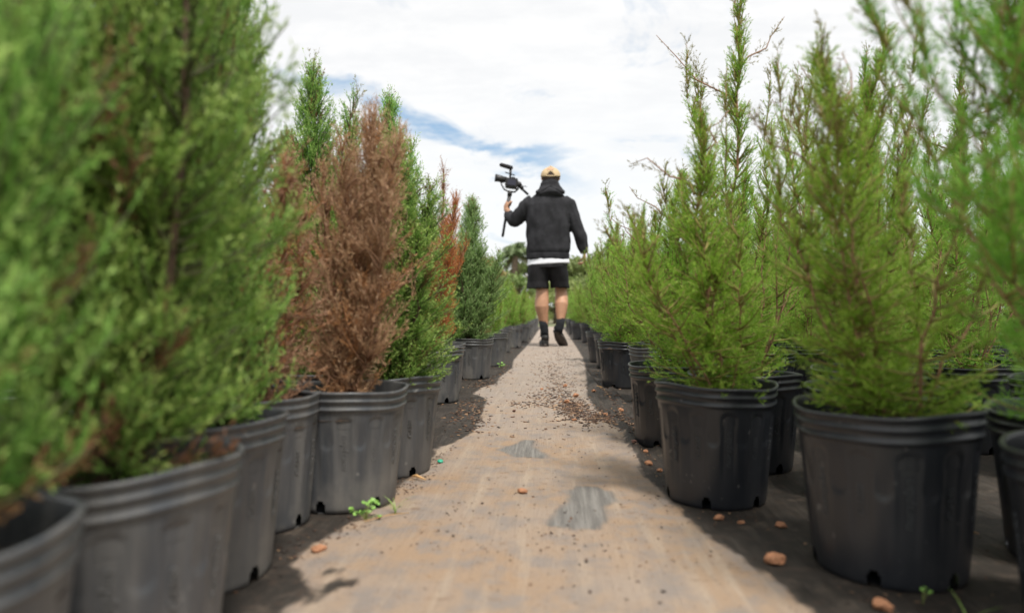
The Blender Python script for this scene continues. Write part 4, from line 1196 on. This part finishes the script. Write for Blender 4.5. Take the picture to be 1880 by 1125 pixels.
        for j in range(40):
            a = 2 * math.pi * j / 40; y = .052 + .142 * math.sin(a); w = .049 * (1 - .10 * math.cos((y - .1) * 18)) * (1 if y > .0 else .90)
            out.append((w * math.cos(a) + .006 * (y / .18), y))
        Vs = [(x * .96, y, .0) for x, y in out] + [(x * 1.02, y * 1.01, .008) for x, y in out] + [(x, y, .026 - .004 * (y > .12)) for x, y in out] + [(0.003, .05, 0), (0.003, .05, .026)]
        Fs = [(i * 40 + j, i * 40 + (j + 1) % 40, (i + 1) * 40 + (j + 1) % 40, (i + 1) * 40 + j) for i in range(2) for j in range(40)]
        K.add(Vs, np.array(Fs)); K.F.append(np.array([(120, (j + 1) % 40, j) for j in range(40)])); K.F.append(np.array([(121, 80 + j, 80 + (j + 1) % 40) for j in range(40)]))
        for q in range(5):
            y = .0 + q * .018
            La.tube(np.array([(-.02, y, .088 - q * .006), (0, y + .004, .097 - q * .007), (.02, y, .088 - q * .006)]), [.002, .002, .002], 5)
        La.tube(np.array([(0, .0, .10), (-.04, -.01, .115), (-.065, -.02, .085)] if left else [(0, .0, .10), (.04, -.01, .11), (.06, -.03, .08)]), [.0018] * 3, 5)
        if left: loc, rot = (-.024, .02, .002), (0, 0, R(8))
        else: loc, rot = (.122, .02, .088), (R(-43), R(-10), R(-16))
        sh = obj('shoe', S.mesh('shoe', [M['shoe']]), root, loc=loc, rot=rot)
        obj('sole', K.mesh('sole', [M['sole']], False), sh); obj('laces', La.mesh('laces', [M['shoe']]), sh)
build_man()


def build_rig():
    root = bpy.data.objects.new('camera_gimbal', None); col.objects.link(root); root.location = (-.05, 7.0, 0)
    tag(root, 'black video camera with fluffy microphone on a gimbal stick in the man\'s raised left hand', 'camera rig')
    bp_ = M['blackplastic']
    def P(x, y, d=.13): return ((x - 1013) / 179 + .05, d, .356 + (572 - y) / 179)
    def tb(name, pts, rad, parent=root, seg=14, mat=bp_):
        S = Soup(); S.tube(np.array(pts), rad, seg); return obj(name, S.mesh(name, [mat]), parent)
    def boxm(name, c, size, ang, parent=root, mat=bp_, bev=.006):
        bm = bmesh.new(); bmesh.ops.create_cube(bm, size=1)
        for v in bm.verts: v.co = Vector((v.co.x * size[0], v.co.y * size[1], v.co.z * size[2]))
        bmesh.ops.bevel(bm, geom=bm.edges[:], offset=bev, segments=2, affect='EDGES')
        return obj(name, bm_mesh(name, bm, [mat], False), parent, loc=c, rot=(0, R(ang), 0))
    h = tb('handle', [P(921, 432), P(923, 420), P(927, 396)], [.013, .014, .014])
    tb('grip', [P(927, 396), P(930, 380), P(934, 354)], [.019, .021, .019])
    tb('pan_motor', [P(934, 355), P(935, 346)], [.024, .024])
    tb('gimbal_arm', [P(934, 348), P(924, 343), P(919, 334), P(919, 327)], [.008] * 4, seg=8)
    tb('gimbal_arm', [P(934, 348), P(944, 348), P(950, 343), P(952, 334, .16)], [.009] * 4, seg=8)
    tb('tilt_motor', [P(952, 334, .10), P(952, 334, .17)], [.027, .027])
    tb('roll_motor', [P(916, 327, .13), P(924, 328, .13)], [.017, .017])
    tb('rear_handle', [P(950, 333), P(957, 342), P(969, 353)], [.010, .012, .013], seg=10)
    tb('clamp', [P(955, 338, .11), P(958, 342, .16)], [.024, .018], seg=10)
    tb('lever', [P(957, 340), P(963, 337), P(967, 339)], [.004, .004, .003], seg=6)
    body = boxm('camera_body', P(938, 331), (.128, .075, .088), 9)
    boxm('screen', (0.004, -.040, 0), (.085, .006, .058), 0, body, M['glass'], .002)
    boxm('viewfinder', (0.01, 0, .050), (.045, .05, .022), 0, body)
    tb('dial', [(.045, 0, .044), (.045, 0, .054)], [.012, .012], body)
    boxm('base_plate', P(938, 341), (.14, .06, .010), 9)
    lens = tb('lens', [P(928, 325), P(921, 323.5), P(920, 323.5), P(913, 322), P(907.5, 321)], [.030, .030, .034, .036, .041], seg=24)
    tb('front_glass', [P(907.6, 321), P(907.2, 321)], [.033, .032], lens, 24, M['glass'])
    tb('mount', [P(935, 322), P(936, 314), P(936, 306)], [.010, .013, .014], seg=10)
    tb('mount_knob', [P(926, 311), P(944, 317)], [.006, .006], seg=8)
    tb('microphone', [P(915.5, 296), P(918, 296.8), P(932, 301), P(938, 303), P(940, 304)], [.010, .021, .023, .022, .012], seg=18, mat=M['foam'])
build_rig()


# ------------------------------------------------------------------ far trees
M['far_leaf'] = leaf_material('broad_leaf', (0.10, 0.17, 0.05), (0.20, 0.28, 0.09), (0.32, 0.40, 0.14), dead=(.30, .19, .08), trans=.25)
M['far_palm'] = leaf_material('palm_frond', (0.16, 0.25, 0.11), (0.30, 0.40, 0.20), (0.42, 0.50, 0.28), dead=(.33, .26, .17), trans=.25)
M['far_bark'] = simple('grey_brown_bark', (0.20, 0.15, 0.11), 0.95, var=.4, scale=6, bump=.8, bscale=20)


def far_tree(x, y, h, w, label, seed, brown=0.1, n=9000, name='broadleaf_tree', young=.0, cat='tree', low=.25, leaf=.10):
    rng = np.random.default_rng(seed)
    root = bpy.data.objects.new(name, None); col.objects.link(root); root.location = (x, y, -.012)
    tag(root, label, cat, 'trees far beyond the pots')
    S = Soup(); th = h * .45
    S.tube(np.array([(0, 0, 0), (.03 * w, 0, th * .5), (0, .03 * w, th), (.05 * w, 0, h * .8)]), [w * .05, w * .038, w * .026, .008], 8)
    cl = []
    for k in range(26):
        a = rng.random() * 6.28; z = rng.uniform(low, .95) * h; r = w * .5 * math.sqrt(max(.05, 1 - ((z / h - .5) / .56) ** 2)) * rng.uniform(.35, 1)
        c = np.array([r * math.cos(a), r * math.sin(a), z]); cl.append(c)
        S.tube(np.array([(0, 0, min(z * .6, th)), c * [.5, .5, .88], c]), [w * .016, w * .01, .004], 5)
    cl = np.array(cl); i = rng.integers(0, len(cl), n)
    off = rng.normal(size=(n, 3)); off /= np.linalg.norm(off, axis=1)[:, None]; off *= (rng.random(n) ** .45 * w * .17 * (0.6 + .8 * rng.random(len(cl)))[i])[:, None]
    C = cl[i] + off * [1, 1, .8]
    u = norm(rng.normal(size=(n, 3))); v = norm(np.cross(u, rng.normal(size=(n, 3)))); s_ = leaf * rng.uniform(.5, 1.2, n)[:, None]
    V = np.stack([C - u * s_, C + v * s_ * .5, C + u * s_, C - v * s_ * .5], 1).reshape(-1, 3)
    me = mesh_np('crown', V, np.arange(4 * n).reshape(-1, 4), [M['far_leaf']])
    ca = me.color_attributes.new('tone', 'FLOAT_COLOR', 'POINT'); Cc = np.ones((n, 4, 4), np.float32)
    Cc[..., 0] = (.6 * rng.random(len(cl))[i] + .4 * rng.random(n))[:, None]; Cc[..., 1] = (young + .3 * rng.random(n))[:, None]; Cc[..., 2] = (brown * (rng.random(len(cl))[i] > .45))[:, None]
    ca.data.foreach_set('color', Cc.ravel())
    obj('trunk', S.mesh('trunk', [M['far_bark']]), root); obj('crown', me, root)


def palm(x, y, h, fl, label, seed, nf=34):
    rng = np.random.default_rng(seed)
    root = bpy.data.objects.new('palm_tree', None); col.objects.link(root); root.location = (x, y, -.012)
    tag(root, label, 'palm tree', 'trees far beyond the pots')
    S = Soup(); t = np.linspace(0, 1, 24)
    S.tube(np.stack([.15 * t ** 2, 0 * t, h * t], 1), (.12 + .04 * (t > .7) + .02 * (np.arange(24) % 2) - .02 * t), 12)
    V = []; F = []; Cc = []
    for k in range(nf):
        a = rng.random() * 6.28; e0 = rng.uniform(-.15, 1.35); L = fl * rng.uniform(.8, 1.1); dead = .6 if e0 < 0 else 0.1
        d = np.array([math.cos(a), math.sin(a), 0]); n = 16; tt = np.linspace(0, 1, n)
        q = np.array([.15, 0, h]) + d * (L * np.sin(tt * 1.5) * math.cos(e0) * .75)[:, None] + np.array([0, 0, 1]) * (L * (math.sin(e0) * tt - .62 * tt ** 2.2))[:, None]
        S.tube(q, .018 * (1 - tt * .8), 4)
        for j in range(1, n):
            for m_ in range(4):
                for s_ in (-1, 1):
                    p = q[j - 1] + (q[j] - q[j - 1]) * m_ / 4; T = norm(q[j] - q[j - 1]); sd_ = np.array([-d[1], d[0], 0]) * s_
                    ll = L * .30 * math.sin(min(1, (j + .5) / n + .12) * 3.0) * rng.uniform(.8, 1.1) + .05
                    tip = p + (T * .55 + sd_ * .75 + np.array([0, 0, -.45 + rng.normal(0, .15)])) * ll
                    i0 = len(V); V += [p, p + T * .035, tip]; F.append((i0, i0 + 1, i0 + 2)); Cc += [(rng.random(), rng.random() * .4, dead, 1)] * 3
    obj('trunk', S.mesh('trunk', [M['far_bark']]), root)
    me = mesh_np('crown', np.array(V), np.array(F), [M['far_palm']])
    ca = me.color_attributes.new('tone', 'FLOAT_COLOR', 'POINT'); ca.data.foreach_set('color', np.array(Cc, np.float32).ravel())
    obj('crown', me, root)


palm(-1.95, 34, 3.15, 1.55, 'blurred palm tree rising behind the man\'s left elbow', 2)
palm(3.7, 42, 4.2, 1.3, 'thin pale palm tree poking above the right hand junipers', 5, 22)
far_tree(-3.1, 32, 3.0, 2.6, 'brownish green tree left of the far palm', 3, .8)
far_tree(-1.0, 36, 2.9, 2.6, 'dark green tree behind the man\'s hips', 4, .2)
far_tree(1.6, 33, 2.9, 3.0, 'green tree behind the man\'s right hand', 5, .1, young=.2)
far_tree(3.6, 36, 3.4, 3.4, 'dark green tree behind the airy junipers right of the man', 6, .1)
far_tree(-5.6, 36, 3.2, 3.6, 'green tree far behind the full blue-green cone', 7, .2)
far_tree(-9.5, 38, 4.0, 4.6, 'big tree far behind the left row of junipers', 8, .2)
far_tree(7.0, 38, 3.4, 4.4, 'green tree far behind the middle of the right hand block', 9, .1)
far_tree(12.0, 38, 3.8, 5.0, 'broad tree far behind the right hand block', 10, .2)
far_tree(18.0, 40, 4.2, 5.6, 'big tree far off at the right end of the tree line', 11, .1)
far_tree(.10, 21, 1.25, 1.5, 'yellow green bush closing the far end of the walk', 12, .0, 5000, 'bush', .9, 'bush', .08, .05)
far_tree(-1.1, 23, 1.5, 1.6, 'green bush at the far end left of the walk', 13, .1, 4000, 'bush', .3, 'bush', .08, .06)
far_tree(1.4, 23, 1.5, 1.7, 'green bush at the far end right of the walk', 14, .1, 4000, 'bush', .4, 'bush', .08, .06)

# pale bundle and yellow tag glimpsed through the block on the right
bm = bmesh.new(); bmesh.ops.create_icosphere(bm, subdivisions=4, radius=.16)
for v in bm.verts:
    v.co *= 1 + .22 * noise.noise(v.co * 9) ; v.co.z = max(v.co.z * .8, -.06)
tag(obj('boulder', bm_mesh('boulder', bm, [simple('pale_grey_rock', (.52, .50, .50), .9, var=.15, scale=18, bump=.5)]), loc=(3.05, 5.05, .30)), 'pale grey rounded lump glimpsed between the junipers at far right', 'boulder')
bm = bmesh.new(); bmesh.ops.create_cone(bm, cap_ends=True, segments=20, radius1=.26, radius2=.22, depth=.25)
tag(obj('stone_block', bm_mesh('stone_block', bm, [simple('grey_rock', (.30, .29, .28), .9, var=.2, scale=18, bump=.5)], False), loc=(3.05, 5.05, .12)), 'low grey stone under the pale lump at far right', 'stone')
